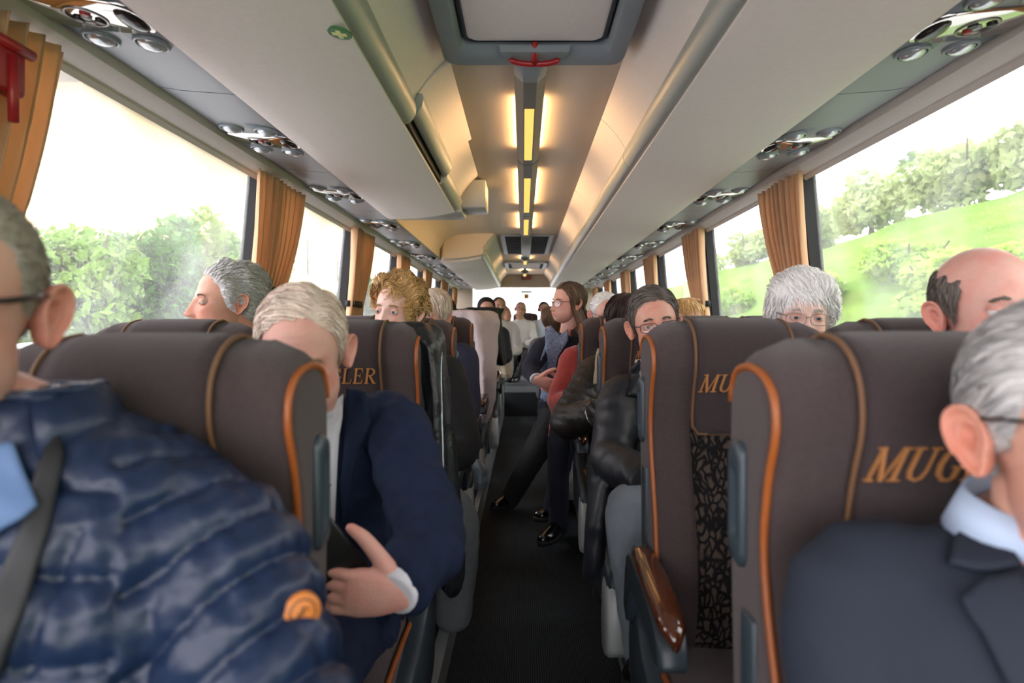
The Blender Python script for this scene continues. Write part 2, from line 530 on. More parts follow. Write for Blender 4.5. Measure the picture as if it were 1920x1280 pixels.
# rear wall with its window
b = MB()
rz0, rz1 = EYE - .10, EYE + .735
b.box(CX - 1.3, CX + 1.3, Y1 - .05, Y1, -.06, rz0)
b.box(CX - 1.3, CX + 1.3, Y1 - .25, Y1, rz1, 2.12)
b.box(CX - 1.3, CX - 0.93, Y1 - .05, Y1, rz0, rz1)
b.box(CX + 0.93, CX + 1.3, Y1 - .05, Y1, rz0, rz1)
tag(b.build('wall_rear', mat('taupe_rear_lining', '#a89a8a', .9, var=.06, bump=.2), smooth=False), kind='structure')
b = MB(); b.box(CX - .95, CX + .95, Y1 - .03, Y1 - .024, rz0, rz1)
tag(b.build('window_40', glass, smooth=False), kind='structure')
# exit light and stickers at the back
b = MB(); b.box(CX - .07, CX + .10, Y1 - .32, Y1 - .25, EYE + .86, EYE + .925, .008)
o = b.build('exit_light', mat('dim_red_lens', '#7d2a22', .3)); tag(o, 'dark red lamp block on the header above the rear window', 'sign')
# stickers on glass
def sticker(name, label, loc, rz, w, h, marks, base, edge, ink, tilt=0.0):
    root = empty(name, loc); root.rotation_euler = (0, tilt, rz)
    b = MB(); b.box(-w / 2, w / 2, -.001, .001, -h / 2, h / 2)
    b.build('border', edge, root, smooth=False)
    b = MB(); b.box(-w / 2 + .006, w / 2 - .006, -.002, .002, -h / 2 + .006, h / 2 - .006)
    b.build('field', base, root, smooth=False)
    for (x0, x1, z0, z1) in marks:
        b = MB(); b.box(x0 * w, x1 * w, -.003, .003, z0 * h, z1 * h)
        b.build('mark', ink, root, smooth=False)
    tag(root, label, 'sticker')
    return root
grn = mat('sticker_green', '#3f6b45', .5); yel = mat('sticker_yellow', '#c9a24a', .5); cream = mat('sticker_cream', '#dfe6c8', .5)
pale = mat('sticker_pale_green', '#e4f2e4', .5, alpha=.10); slate = mat('sticker_slate', '#a8c8d4', .5, alpha=.22); rust = mat('sticker_rust', '#9a5a2c', .5)
letters = [(-.40 + .075 * i, -.40 + .075 * i + .05, -.25, .25) for i in range(11)]
sticker('exit_sticker', 'narrow green exit strip at the top of the rear window', (CX + .02, Y1 - .05, EYE + .66), 0, .19, .038, letters, grn, mat('sticker_dkgreen', '#1f3a26', .5), cream)
sticker('pictogram_sticker', 'small square yellow pictogram sticker under the green exit strip', (CX + .02, Y1 - .05, EYE + .585), 0, .085, .085, [(-.3, -.1, -.3, .3), (-.05, .1, -.1, .3), (.1, .3, -.35, -.05)], yel, cream, rust)
sticker('exit_sticker', 'pale green framed sticker high on the front right window', (side(1, 1.222), 2.10, EYE + .575), math.pi / 2, .155, .062,
        [(-.36, -.12, -.3, .3), (-.06, .04, -.3, .3), (.10, .40, -.3, .3)], pale, slate, mat('sticker_faint', '#c0dcd0', .5, alpha=.14), tilt=0)

# roof hatch
root = empty('roof_hatch', (CX, 1.28, EYE + .95))
def rrect(w0, w1, d0, d1, r, n=6):
    P = []
    for (cx, cy, a0) in ((w1 - r, d1 - r, 0), (w0 + r, d1 - r, 90), (w0 + r, d0 + r, 180), (w1 - r, d0 + r, 270)):
        for k in range(n + 1):
            a = math.radians(a0 + 90 * k / n)
            P.append((cx + r * math.cos(a), cy + r * math.sin(a)))
    return P
def ringframe(outer, inner, prof):
    """frame between two matched loops; prof = (blend from outer to inner, height)"""
    b = MB()
    rings = [[(o[0] + (i[0] - o[0]) * t, o[1] + (i[1] - o[1]) * t, h) for o, i in zip(outer, inner)] for t, h in prof]
    rings.append(rings[0])
    b.rings(rings, cap=False)
    return b
o1 = rrect(-.30, .30, -.85, .86, .05); i1 = rrect(-.235, .235, -.75, .76, .03)
fr = ringframe(o1, i1, [(0, 0), (0, -.045), (.12, -.058), (.6, -.058), (.85, -.05), (1, -.03), (1, 0.02)]).build('hatch_frame', ceilgrey, root); shade_auto(fr, 35)
b = MB(); b.box(-.235, .235, -.75, .76, .015, .03); b.build('hatch_recess', dark_m, root, smooth=False)
b = MB(); b.rings([[(x, y, h) for x, y in rrect(-.215 + e, .215 - e, -.72 + e, .735 - e, .03)] for e, h in ((.01, .012), (0, .004), (0, -.024), (.008, -.030))])
o = b.build('hatch_panel', beige, root); shade_auto(o, 35)
o2 = rrect(-.228, .228, -.735, .748, .035); i2 = rrect(-.213, .213, -.72, .733, .03)
o = ringframe(o2, i2, [(0, -.005), (0, -.024), (.5, -.028), (1, -.024), (1, -.005)]).build('panel_edge', darkgrey, root)
b = MB(); b.rings([[(.11 * f * math.cos(a), .735 + .07 * f * abs(math.sin(a)) ** .8, h) for a in [math.pi * k / 20 for k in range(21)]] for f, h in ((1.05, -.04), (1.0, -.062), (.8, -.063))], cap=True)
o = b.build('handle_cup', ceilgrey, root); shade_auto(o, 35)
b = MB()
b.tube(catmull([(-.082, .772, -.072), (-.05, .782, -.078), (0, .786, -.080), (.05, .782, -.078), (.082, .772, -.072)], 5), [.005] + [.0095] * 19 + [.005], 10)
b.tube([(0, .785, -.078), (0, .75, -.06), (0, .735, -.03)], [.012, .010, .010], 10)
b.build('emergency_handle', red_m, root)
tag(root, 'grey framed roof escape hatch with beige panel and red pull handle', 'roof hatch')

# ceiling lamp strip: hanging grey profiles with yellow lenses, light also spilling upward from their sides
lens_m = emit_mat('warm_lens', (1.0, 0.55, 0.13), 1.5)
glow_m = emit_mat('warm_tube', (1.0, 0.60, 0.28), 105.0)
lampbody = mat('lamp_profile_grey', '#74736f', .45, var=.05)
def lamp(label, y0, y1, lenses, w=.058, endcap=True, zt=.95, drop=.062, glow=True):
    root = empty('ceiling_lamp', (CX - .012, y0, EYE + zt))
    L = y1 - y0
    prof = [(-w, -.022), (-w * .93, -.036), (-w * .42, -drop), (w * .42, -drop), (w * .93, -.036), (w, -.022), (w * .5, -.016), (-w * .5, -.016)]
    b = MB(); b.rings([[(x, y, z) for x, z in prof] for y in (0, L)])
    o = b.build('lamp_body', lampbody, root); shade_auto(o, 20)
    for x in (-.018, .018):
        b = MB(); b.box(x - .006, x + .006, .03, L - .03, -.018, 0); b.build('hanger', lampbody, root, smooth=False)
    if endcap:
        b = MB(); b.rings([[(x * f, y, z * g) for x, z in prof] for y, f, g in ((-.085, .80, .55), (-.075, .95, .8), (-.05, 1.0, .98), (0, 1.04, 1.04), (.012, 1.04, 1.04))])
        o = b.build('end_cap', mat('lamp_end_cap', '#8f9398', .4, var=.04), root); shade_auto(o, 40)
    for (a, c) in lenses:
        b = MB(); b.box(-w * .34, w * .34, a - y0, c - y0, -drop - .003, -drop + .004, .002)
        b.build('lens', lens_m, root, smooth=False)
        if glow:
            for sx in (-1, 1):
                b = MB(); b.tube([(sx * w * .66, a - y0 + .03, -.010), (sx * w * .66, c - y0 - .03, -.010)], .006, 8)
                b.build('light_tube', glow_m, root)
    tag(root, label, 'ceiling lamp')
lamp('long grey ceiling lamp with a yellow lens just behind the roof hatch', 2.25, 3.4, [(2.54, 3.30)])
lamp('middle ceiling lamp with a long yellow lens, second behind the hatch', 3.42, 4.95, [(3.71, 4.78)], endcap=False)
lamp('ceiling lamp with a short yellow lens in front of the dark grille', 4.97, 6.05, [(5.11, 5.92)], endcap=False)
lamp('small warm ceiling lamp between the dark grille and the rear panel', 8.0, 8.6, [(8.1, 8.5)], endcap=False, drop=.075)
lamp('rearmost small warm ceiling lamp above the red exit block', 9.85, 10.4, [(9.92, 10.32)], endcap=False, drop=.08)

# ceiling air return grille and rear hatch panel
root = empty('ceiling_grille', (CX, 7.05, EYE + .95))
fr = ringframe(rrect(-.27, .27, -.78, .78, .02), rrect(-.225, .225, -.74, .74, .015), [(0, 0), (0, -.02), (1, -.02), (1, 0)]).build('grille_frame', ceilgrey, root); shade_auto(fr, 35)
b = MB(); b.box(-.225, .225, -.74, .74, -.004, 0); b.build('grille_back', dark_m, root, smooth=False)
for k in range(12):
    y = -.69 + k * .125
    b = MB(); b.rings([[(x, y, -.004), (x, y + .012, -.018), (x, y + .030, -.018), (x, y + .018, -.004)] for x in (-.225, .225)])
    b.build('grille_slat', mat('grille_black', '#17181a', .5), root, smooth=False)
b = MB(); b.box(-.06, .05, -.9, .95, -.045, -.022, .006); b.build('grille_spine', lampbody, root)
tag(root, 'dark slatted air grille in the ceiling towards the rear', 'air grille')
root = empty('roof_hatch', (CX, 9.2, EYE + .95))
fr = ringframe(rrect(-.30, .30, -.42, .42, .03), rrect(-.25, .25, -.36, .36, .02), [(0, 0), (0, -.03), (1, -.03), (1, 0)]).build('hatch_frame', ceilgrey, root); shade_auto(fr, 35)
b = MB(); b.box(-.25, .25, -.36, .36, -.004, 0); b.build('hatch_recess', dark_m, root, smooth=False)
b = MB(); b.box(-.21, .21, -.34, .34, -.024, -.005, .006); b.build('hatch_panel', beige, root)
tag(root, 'small closed roof hatch at the rear between two warm lamps', 'roof hatch')

# first aid sticker on the front-left rack
root = empty('first_aid_sticker', (-.545 + CX - .0, 1.36, EYE + .7115))
pos = at(637, 55, 0.715 * F / (VY - 55)); root.location = (pos.x, pos.y, EYE + .7165 - .001)
root.location.z = EYE + .7045
root.rotation_euler = (0, math.radians(8), 0)
b = MB(); b.lathe([(.001, -.001), (.029, -.001), (.029, .004), (.001, .004)], (0, 0, 0), n=28, cap=False); b.build('green_disc', mat('first_aid_green', '#2f6b3a', .45), root, smooth=False)
b = MB(); b.box(-.018, .018, -.0055, .0055, -.003, .001); b.box(-.0055, .0055, -.018, .018, -.003, .001)
b.build('cross', mat('first_aid_cream', '#d4d58c', .5), root, smooth=False)
tag(root, 'round green first aid sticker with cream cross under the left rack', 'sticker')

# curtains
cur_m = mat('gold_curtain', '#e6be96', .85, var=.10, scale=6, stretch=(1, 14, .6), trans=.36, sheen=.15, bump=.2, bscale=300)
tie_m = mat('black_tieback', '#15161a', .8)
def curtain(s, y0, y1, label, ztie=1.27, seed=0, top=1.775, narrow=.55, lean=0.0):
    rnd = random.Random(seed)
    ph = [rnd.uniform(0, 6.28) for _ in range(4)]
    nu, nv = 90, 26
    root = empty('curtain', (side(s, 1.2), (y0 + y1) / 2, ztie - .25)); off = Vector(root.location)
    V = []; Fc = []
    L = y1 - y0; np_ = max(5, round(L / .055))
    for j in range(nv + 1):
        t = j / nv
        z = top + (ztie - .22 - top) * t
        zt = (top - ztie) / (top - (ztie - .22))
        g = 1 - (1 - narrow) * min(1, (t / zt)) ** 1.6 if t < zt else narrow + (t - zt) / (1 - zt) * .12
        wallx = WT + (WB - WT) * (EYE + WZ1 - z) / (WZ1 - WZ0)
        for i in range(nu + 1):
            u = i / nu
            y = y0 + lean * L * min(1, t / zt) + (u * L - L * .12) * g + L * .12
            a = u * np_ * 2 * math.pi + ph[0] + .5 * math.sin(t * 3 + u * 5 + ph[1])
            amp = .019 + .010 * math.sin(u * 9 + ph[2]) * (1 - t)
            x = wallx - .062 - amp * math.sin(a) - .006 * math.sin(2 * a + ph[3]) - .012 * math.sin(t * math.pi)
            V.append(Vector((side(s, x), y + .012 * math.cos(a), z)) - off)
    for j in range(nv):
        for i in range(nu):
            a = j * (nu + 1) + i
            Fc.append((a, a + 1, a + nu + 2, a + nu + 1))
    o = mobj('curtain_cloth', V, Fc, cur_m, root)
    so = o.modifiers.new('thickness', 'SOLIDIFY'); so.thickness = .0015
    b = MB()
    ya, yb = y0 + lean * L + L * .12 * (1 - narrow) - .01, y0 + lean * L + L * .12 + L * .88 * narrow + .01
    wx = WT + (WB - WT) * (EYE + WZ1 - ztie) / (WZ1 - WZ0) - .062
    R = []
    for zz in (-.02, .02):
        R.append([Vector((side(s, wx + .04 * math.cos(a)), (ya + yb) / 2 + (yb - ya) / 2 * math.sin(a), ztie + zz)) - off for a in [2 * math.pi * k / 24 for k in range(24)]])
    b.rings(R, cap=False); o = b.build('tieback', tie_m, root)
    so = o.modifiers.new('thickness', 'SOLIDIFY'); so.thickness = .003
    tag(root, label, 'curtain', 'gold window curtains')
    return root
places = ['nearest the camera, beside the red hammer', 'behind the grey-haired man', 'behind the blond woman', 'fourth', 'fifth', 'sixth', 'seventh']
for k, py in enumerate(PILL[1:]):
    lab = ['tan pleated curtain at the left edge of the picture, beside the red hammer holder',
           'tan pleated curtain on the left pillar behind the grey-haired man',
           'tan pleated curtain on the left just behind the blond woman',
           'fourth tan curtain from the front on the left side', 'fifth tan curtain from the front on the left side',
           'sixth tan curtain from the front on the left side', 'rearmost tan curtain on the left side'][k]
    curtain(-1, py + (-.20 if k else -.24), py + (.32 if k else .19), lab, seed=k, narrow=.6 if k else .8, lean=0 if k else -.12, ztie=1.27 if k else 1.22)
    lab = ['tan curtain at the right edge of the picture on the front right window',
           'tan pleated curtain on the right pillar behind the white-haired woman',
           'second tan pleated curtain visible on the right, above the man with glasses',
           'fourth tan curtain from the front on the right side', 'fifth tan curtain from the front on the right side',
           'sixth tan curtain from the front on the right side', 'rearmost tan curtain on the right side'][k]
    curtain(1, py + (-.16 if k else -.24), py + (.30 if k else .12), lab, seed=20 + k, narrow=.6)

# emergency hammer at the very left
root = empty('emergency_hammer', (side(-1, 1.13), 1.335, 1.70))
b = MB(); b.box(-.03, .01, -.06, .04, -.10, .02, .01); b.build('holder', red_m, root)
b = MB(); b.tube([(0.01, 0, -.02), (.012, .0, -.16)], [.012, .010], 10); b.build('hammer_handle', red_m, root)
b = MB(); b.tube([(.012, -.045, .0), (.012, .05, .0)], [.012, .012], 10); b.build('hammer_head', red_m, root)
tag(root, 'red emergency hammer in its holder at the left edge', 'hammer')
# ------------------------------------------------------------------ seats
fab = mat('brown_grey_velour', '#463b3b', .95, var=.25, scale=160, bump=.5, bscale=700, sheen=.15, spec=.2)
piping_m = mat('orange_leather_piping', '#96501f', .45, var=.12, scale=80)
seam_m = mat('tan_seam_cord', '#6a4a30', .7, var=.15)
text_m = mat('copper_embroidery', '#b57a45', .6, var=.2, scale=400, bump=.4, bscale=900)
wood_m = mat('burl_wood_veneer', '#4a2310', .12, var=.55, scale=14, stretch=(1, .3, 1), coat=.8, detail=8)
shell_m = mat('slate_blue_shell', '#333e46', .4, var=.06)
belt_m = mat('black_webbing', '#111214', .8)
buckle_red = mat('buckle_red', '#d8322c', .4)
def patterned():
    m = bpy.data.materials.new('leaf_relief_velvet'); m.use_nodes = True
    nt = m.node_tree; N = nt.nodes; L = nt.links
    b = N['Principled BSDF']; b.inputs['Roughness'].default_value = .9; b.inputs['Specular IOR Level'].default_value = .2
    tc = N.new('ShaderNodeTexCoord'); mp = N.new('ShaderNodeMapping'); mp.inputs['Scale'].default_value = (1.0, .6, .62); mp.inputs['Rotation'].default_value = (0, .5, 0)
    nz = N.new('ShaderNodeTexNoise'); nz.inputs['Scale'].default_value = 28
    ad = N.new('ShaderNodeMix'); ad.data_type = 'RGBA'; ad.blend_type = 'LINEAR_LIGHT'; ad.inputs[0].default_value = .02
    v = N.new('ShaderNodeTexVoronoi'); v.inputs['Scale'].default_value = 68; v.feature = 'DISTANCE_TO_EDGE'
    r = N.new('ShaderNodeMapRange'); r.inputs[1].default_value = .09; r.inputs[2].default_value = .22
    mx = N.new('ShaderNodeMix'); mx.data_type = 'RGBA'; mx.inputs[6].default_value = (.006, .005, .006, 1); mx.inputs[7].default_value = srgb('#4a403a') + (1,)
    L.new(tc.outputs['Object'], mp.inputs[0]); L.new(mp.outputs[0], nz.inputs['Vector']); L.new(mp.outputs[0], ad.inputs[6]); L.new(nz.outputs['Color'], ad.inputs[7])
    L.new(ad.outputs[2], v.inputs['Vector']); L.new(v.outputs['Distance'], r.inputs[0]); L.new(r.outputs[0], mx.inputs[0]); L.new(mx.outputs[2], b.inputs['Base Color'])
    bp = N.new('ShaderNodeBump'); bp.inputs['Strength'].default_value = .8; bp.inputs['Distance'].default_value = .004; bp.invert = True
    L.new(r.outputs[0], bp.inputs['Height']); L.new(bp.outputs[0], b.inputs['Normal'])
    return m
leaf_m = patterned()

TOP = 1.10
FRONT = [(.015, .36), (-.015, .44), (-.032, .52), (-.030, .60), (-.010, .70), (.022, .80), (.034, .87), (.022, .94), (.002, 1.0), (.004, 1.045), (.022, 1.075), (.05, 1.093), (.085, 1.10)]
BACK = [(.12, 1.09), (.142, 1.06), (.15, 1.0), (.15, .85), (.14, .65), (.13, .45), (.12, .36)]
frc = [(v.x, v.y) for v in catmull([(a, b_, 0) for a, b_ in FRONT], 4)]
bkc = [(v.x, v.y) for v in catmull([(a, b_, 0) for a, b_ in [FRONT[-1]] + BACK], 3)][1:]
PROF = frc + bkc
def prof_normals(P, closed=True):
    out = []
    n = len(P)
    for i in range(n):
        a = P[(i - 1) % n] if closed or i else P[0]; c = P[(i + 1) % n] if closed or i < n - 1 else P[-1]
        t = Vector((c[0] - a[0], c[1] - a[1])).normalized()
        out.append((-t.y, t.x))
    return out
PN = prof_normals(PROF)
HW = 0.197     # half width of one seat back
def topdrop(x, z):
    e = max(0, abs(x) - (HW - .075)) / .075
    d = 1 - math.sqrt(max(0, 1 - e * e * .97))
    k = max(0, min(1, (z - .93) / .17))
    return d * .055 * k * k
def prof_pt(i, x, off=0.0):
    y = PROF[i][0] + PN[i][0] * off; z = PROF[i][1] + PN[i][1] * off
    return (x, y, z - topdrop(x, z))

GLY = {   # serif capitals as strokes: (x0,z0,x1,z1,width)
 'M': [(.04, 0, .10, 1, .05), (.10, 1, .38, 0, .11), (.38, 0, .70, 1, .05), (.72, 0, .72, 1, .12), (-.06, .02, .16, .02, .05), (.56, .02, .90, .02, .05), (-.02, .98, .18, .98, .05), (.66, .98, .88, .98, .05)],
 'U': [(.10, .28, .10, 1, .12), (.10, .28, .17, .09, .11), (.17, .09, .34, .02, .08), (.34, .02, .50, .10, .07), (.50, .10, .57, .30, .06), (.57, .30, .57, 1, .05), (-.03, .98, .25, .98, .05), (.45, .98, .70, .98, .05)],
 'G': [(.62, .82, .48, .97, .06), (.48, .97, .30, .98, .07), (.30, .98, .12, .80, .10), (.12, .80, .06, .50, .12), (.06, .50, .12, .20, .12), (.12, .20, .30, .02, .10), (.30, .02, .48, .03, .07), (.48, .03, .60, .12, .06), (.58, .10, .58, .42, .11), (.44, .42, .70, .42, .05), (.64, .72, .64, .98, .04)],
 'L': [(.12, 0, .12, 1, .12), (0, .98, .26, .98, .05), (0, .02, .52, .02, .06), (.52, .02, .56, .26, .05)],
 'E': [(.12, 0, .12, 1, .12), (0, .98, .52, .98, .06), (0, .02, .55, .02, .06), (.52, .98, .53, .78, .05), (.55, .02, .58, .24, .05), (.12, .52, .40, .52, .05), (.40, .40, .40, .64, .05)],
 'R': [(.12, 0, .12, 1, .12), (0, .98, .36, .98, .06), (.36, .98, .52, .86, .08), (.52, .86, .53, .68, .11), (.53, .68, .40, .54, .08), (.40, .54, .12, .52, .05), (.28, .52, .60, .02, .11), (.54, .02, .72, .02, .05), (0, .02, .25, .02, .05)],
}
def front_y(z):
    for i in range(len(frc) - 1):
        if frc[i][1] <= z <= frc[i + 1][1]:
            t = (z - frc[i][1]) / max(1e-6, frc[i + 1][1] - frc[i][1])
            return frc[i][0] + (frc[i + 1][0] - frc[i][0]) * t
    return frc[-1][0]
def lettering(word, h, zc):
    adv = {'M': 1.0, 'U': .82, 'G': .84, 'L': .70, 'E': .74, 'R': .78}
    tot = sum(adv[c] for c in word) * h
    b = MB(); x = -tot / 2
    for c in word:
        for (x0, z0, x1, z1, w) in GLY[c]:
            d = Vector((x1 - x0, z1 - z0)); n = Vector((-d.y, d.x)).normalized() * w / 2
            dd = d.normalized() * .012
            q = []
            for (qx, qz) in ((x0 - dd.x + n.x, z0 - dd.y + n.y), (x1 + dd.x + n.x, z1 + dd.y + n.y), (x1 + dd.x - n.x, z1 + dd.y - n.y), (x0 - dd.x - n.x, z0 - dd.y - n.y)):
                zz = zc + (qz - .5) * h
                xx = x + (qx + .22 * qz) * h
                q.append((xx, zz))
            V = [(a, front_y(z_) - .0095, z_) for a, z_ in q] + [(a, front_y(z_) - .004, z_) for a, z_ in q]
            b.add(V, [(0, 1, 2, 3), (4, 7, 6, 5), (0, 4, 5, 1), (1, 5, 6, 2), (2, 6, 7, 3), (3, 7, 4, 0)])
        x += adv[c] * h
    return b

def make_seat(aisle):
    """aisle: +1 when the aisle lies towards +x, -1 towards -x, 0 for a seat with no arm rest"""
    root = empty('coach_seat')
    # padded back
    xs = []
    for k in range(7):
        a = math.pi / 2 * k / 6
        xs.append((-HW + .022 * (1 - math.sin(a)) - 0, -.022 * (1 - math.cos(a - math.pi / 2)) if False else -.022 * (1 - math.sin(a))))
    # edge rounding: x from -HW inward while the section grows to full size
    edge = [(-HW + .022 * (1 - math.cos(a)), -.022 * (1 - math.sin(a))) for a in [math.pi / 2 * k / 5 for k in range(6)]]
    mid = [(-HW + .022 + (2 * HW - .044) * k / 12, 0) for k in range(1, 12)]
    xs = edge + mid + [(-x, o) for x, o in edge[::-1]]
    b = MB()
    b.rings([[prof_pt(i, x, o + (-.010 * math.exp(-((abs(x) - .112) / .012) ** 2) if i < len(frc) else 0)) for i in range(len(PROF))] for x, o in xs])
    b.build('backrest', fab, root)
    # orange piping along both front edges and over the top
    for sx in (-1, 1):
        path = [prof_pt(i, sx * (HW - .005), -.004) for i in range(0, len(frc) + 8)]
        b = MB(); b.tube(path, .0048, 8); b.build('piping', piping_m, root)
    # head cover panel wrapping over the top
    i0 = next(i for i, p in enumerate(frc) if p[1] > .842); i1 = len(frc) + 5
    pw = .104
    b = MB(); R = []
    idx = list(range(i0, i1))
    for k, i in enumerate(idx):
        w = pw
        zz = PROF[i][1]
        if zz < .842 + .04 and i < len(frc):
            e = (.842 + .04 - zz) / .04
            w = pw - .04 * (1 - math.sqrt(max(0, 1 - min(1, e) ** 2)))
        row = []
        for j in range(9):
            u = -1 + 2 * j / 8
            row.append(prof_pt(i, u * w, .006 - .004 * abs(u) ** 6))
        R.append(row)
    b.rings([r + [prof_pt(i, u * .1, -.004) for u in (1, -1)] for r, i in zip(R, idx)])
    hc = b.build('head_cover', mat('brown_grey_velour_cover', '#3e3435', .95, var=.2, scale=160, bump=.5, bscale=700, sheen=.15, spec=.2), root)
    cord = [R[k][0] for k in range(len(R) - 1, -1, -1)] + [Vector(R[0][0]).lerp(Vector(R[0][8]), t) for t in (.1, .3, .5, .7, .9)] + [R[k][8] for k in range(len(R))]
    b = MB(); b.tube(cord, .0035, 6); b.build('seam_cord', seam_m, hc)
    lettering('MUGLER', .038, .965).build('lettering', text_m, hc, smooth=False)
    # patterned insert below
    j0 = 2; b = MB(); R = []
    for i in range(j0, i0 + 3):
        R.append([prof_pt(i, u * .108, .002 - .003 * abs(u) ** 6) for u in [-1 + 2 * j / 8 for j in range(9)]] + [prof_pt(i, u * .1, -.01) for u in (1, -1)])
    b.rings(R); b.build('pattern_insert', leaf_m, root)
    # hard rear shell
    b = MB()
    sh = [i for i in range(len(frc) + 6, len(PROF))]
    b.rings([[(x, PROF[i][0] + .012 - .01 * abs(x / HW) ** 8, PROF[i][1]) for x in [-HW + .01 + (2 * HW - .02) * k / 10 for k in range(11)]] + [(x, PROF[i][0] - .02, PROF[i][1]) for x in (HW - .02, -HW + .02)] for i in sh])
    b.build('rear_shell', shell_m, root)
    # grab handle on the aisle shoulder
    for sx in ((aisle,) if aisle else ()):
        b = MB(); b.rings([[(sx * (HW + dx), .098 + y * f, .90 + z * f) for y, z in rrect(-.022, .022, -.075, .075, .018)] for dx, f in ((-.004, 1), (.004, 1), (.009, .9), (.009, .6), (.004, .5), (.004, .01))])
        b.build('grab_handle', shell_m, root)
        b = MB(); b.box(*sorted((sx * (HW - .004), sx * (HW + .006))), .045, .085, .50, .78, .006); b.build('side_trim', shell_m, root)
    # cushion
    b = MB(); R = []
    for k in range(9):
        t = k / 8
        y = .06 - .50 * t
        hgt = .40 + .015 * math.sin(t * 3) - (.035 * max(0, t - .8) / .2)
        w = HW - .004 - (.02 * max(0, t - .85) / .15)
        R.append([(-w, y, .30), (-w, y, hgt - .03), (-w + .012, y, hgt - .006), (-w + .05, y, hgt + .006), (0, y, hgt), (w - .05, y, hgt + .006), (w - .012, y, hgt - .006), (w, y, hgt - .03), (w, y, .30)])
    b.rings(R); cu = b.build('seat_cushion', fab, root); shade_auto(cu, 60)
    for sx in (1, 7):
        b = MB(); b.tube([Vector(r[sx]) + Vector((0, 0, .018)) for r in R], .006, 6); b.build('cushion_piping', piping_m, cu)
    # base
    b = MB(); b.box(-.17, .17, -.30, .05, .26, .31, .01); b.build('seat_frame', darkgrey, root)
    for sx in (-1, 1):
        b = MB(); b.box(sx * .15 - .018, sx * .15 + .018, -.20, -.02, .03, .27, .006); b.build('leg', shell_m, root)
    if aisle:
        a = aisle
        # moulded side cover, light grey edge
        b = MB()
        out = [(.10, .30), (.12, .38), (.09, .46), (.02, .47), (-.10, .40), (-.26, .36), (-.30, .30), (-.24, .22), (-.02, .20), (.07, .22)]
        out = [(v.x, v.y) for v in catmull([(p[0], p[1], 0) for p in out + [out[0]]], 4)][:-1]
        cy, cz = -.08, .33
        def cov(x, f): return [(a * x, cy + (p[0] - cy) * f, cz + (p[1] - cz) * f) for p in out]
        b.rings([cov(HW - .01, .96), cov(HW + .012, 1.0), cov(HW + .026, .97), cov(HW + .032, .90)])
        sc = b.build('side_cover', darkgrey, root); shade_auto(sc, 50)
        b = MB()
        rim = [(-.30, .12), (-.33, .20), (-.31, .29), (-.26, .335), (-.20, .32), (-.17, .24), (-.17, .10), (-.22, .07)]
        rim = [(v.x, v.y) for v in catmull([(p[0], p[1], 0) for p in rim + [rim[0]]], 4)][:-1]
        b.rings([[(a * (HW + dx), -.24 + (p[0] + .24) * f, .2 + (p[1] - .2) * f) for p in rim] for dx, f in ((-.03, 1), (.018, 1), (.030, .93), (.034, .8))])
        b.build('hinge_cover', lightgrey, sc)
        # arm rest, tilted: dark arm, burl wood top
        arm = [(.085, .50), (.06, .60), (.02, .635), (-.12, .645), (-.25, .63), (-.285, .60), (-.27, .575), (-.10, .585), (.0, .56), (.04, .48)]
        arm = [(v.x, v.y - .035 - .12 * max(0, -v.x)) for v in catmull([(p[0], p[1], 0) for p in arm + [arm[0]]], 4)][:-1]
        b = MB(); b.rings([[(a * x, -.1 + (p[0] + .1) * f, .55 + (p[1] - .55) * f) for p in arm] for x, f in ((HW - .004, .95), (HW + .004, 1), (HW + .040, 1), (HW + .048, .95))])
        ar = b.build('armrest', darkgrey, root); shade_auto(ar, 50)
        b = MB(); R = []
        for k in range(13):
            t = k / 12; y = .01 - .31 * t
            w = .028 * (1 - .25 * (2 * t - 1) ** 2) * (math.sqrt(max(.16, 1 - ((t - .90) / .10) ** 2)) if t > .90 else 1)
            z = .612 - .12 * max(0, -y) + .006 * math.sin(t * 3.1) - (.012 * ((t - .8) / .2) ** 2 if t > .8 else 0)
            c = HW + .022
            R.append([(a * (c + w * math.cos(q)), y, z + .014 * math.sin(q)) for q in [2 * math.pi * m_ / 14 for m_ in range(14)]])
        b.rings(R); b.build('wood_top', wood_m, ar)
    # belt buckle
    sx = aisle or 1
    b = MB(); b.box(sx * (HW - .035) - .016, sx * (HW - .035) + .016, -.085, -.06, .39, .475, .004); bk = b.build('belt_buckle', belt_m, root)
    b = MB(); b.box(sx * (HW - .035) - .012, sx * (HW - .035) + .012, -.09, -.083, .435, .472, .002); b.build('release_button', buckle_red, bk)
    b = MB(); b.tube(catmull([(-sx * .16, .0, .40), (-sx * .12, -.06, .425), (-sx * .03, -.14, .425), (sx * .05, -.17, .42)], 5), .02, 8, flat=.12); b.build('lap_belt', belt_m, root)
    return root

protoL = make_seat(+1)      # left-hand aisle seat
protoR = make_seat(-1)
protoW = make_seat(0)
used = set()
def seat(proto, x, y, top, label, group):
    r = proto if id(proto) not in used else copy_tree(proto)
    used.add(id(proto))
    r.location = (x, y, top - TOP)
    r.rotation_euler = (0, 0, random.uniform(-.012, .012))
    tag(r, label, 'seat', group)
    return r
LROWS = [(.72, -.266, 1.09), (1.54, -.258, 1.12), (2.36, -.262, 1.14), (3.18, -.262, 1.165), (4.0, -.262, 1.19), (4.82, -.215, 1.255), (6.5, -.25, 1.26), (7.3, -.25, 1.27)]
RROWS = [(.66, .262, 1.092), (1.33, .272, 1.12), (2.12, .272, 1.142), (2.95, .274, 1.16), (3.70, .276, 1.185), (4.5, .28, 1.20), (5.3, .28, 1.21), (6.1, .28, 1.22), (6.9, .28, 1.24), (7.7, .28, 1.26)]
wl = ['behind the man in the quilted jacket', 'of the man in the navy suit', 'of the blond woman', 'behind the blond woman', 'with the pale shirt hung over it', 'with the black jacket hung on its edge', 'far back', 'farthest back']
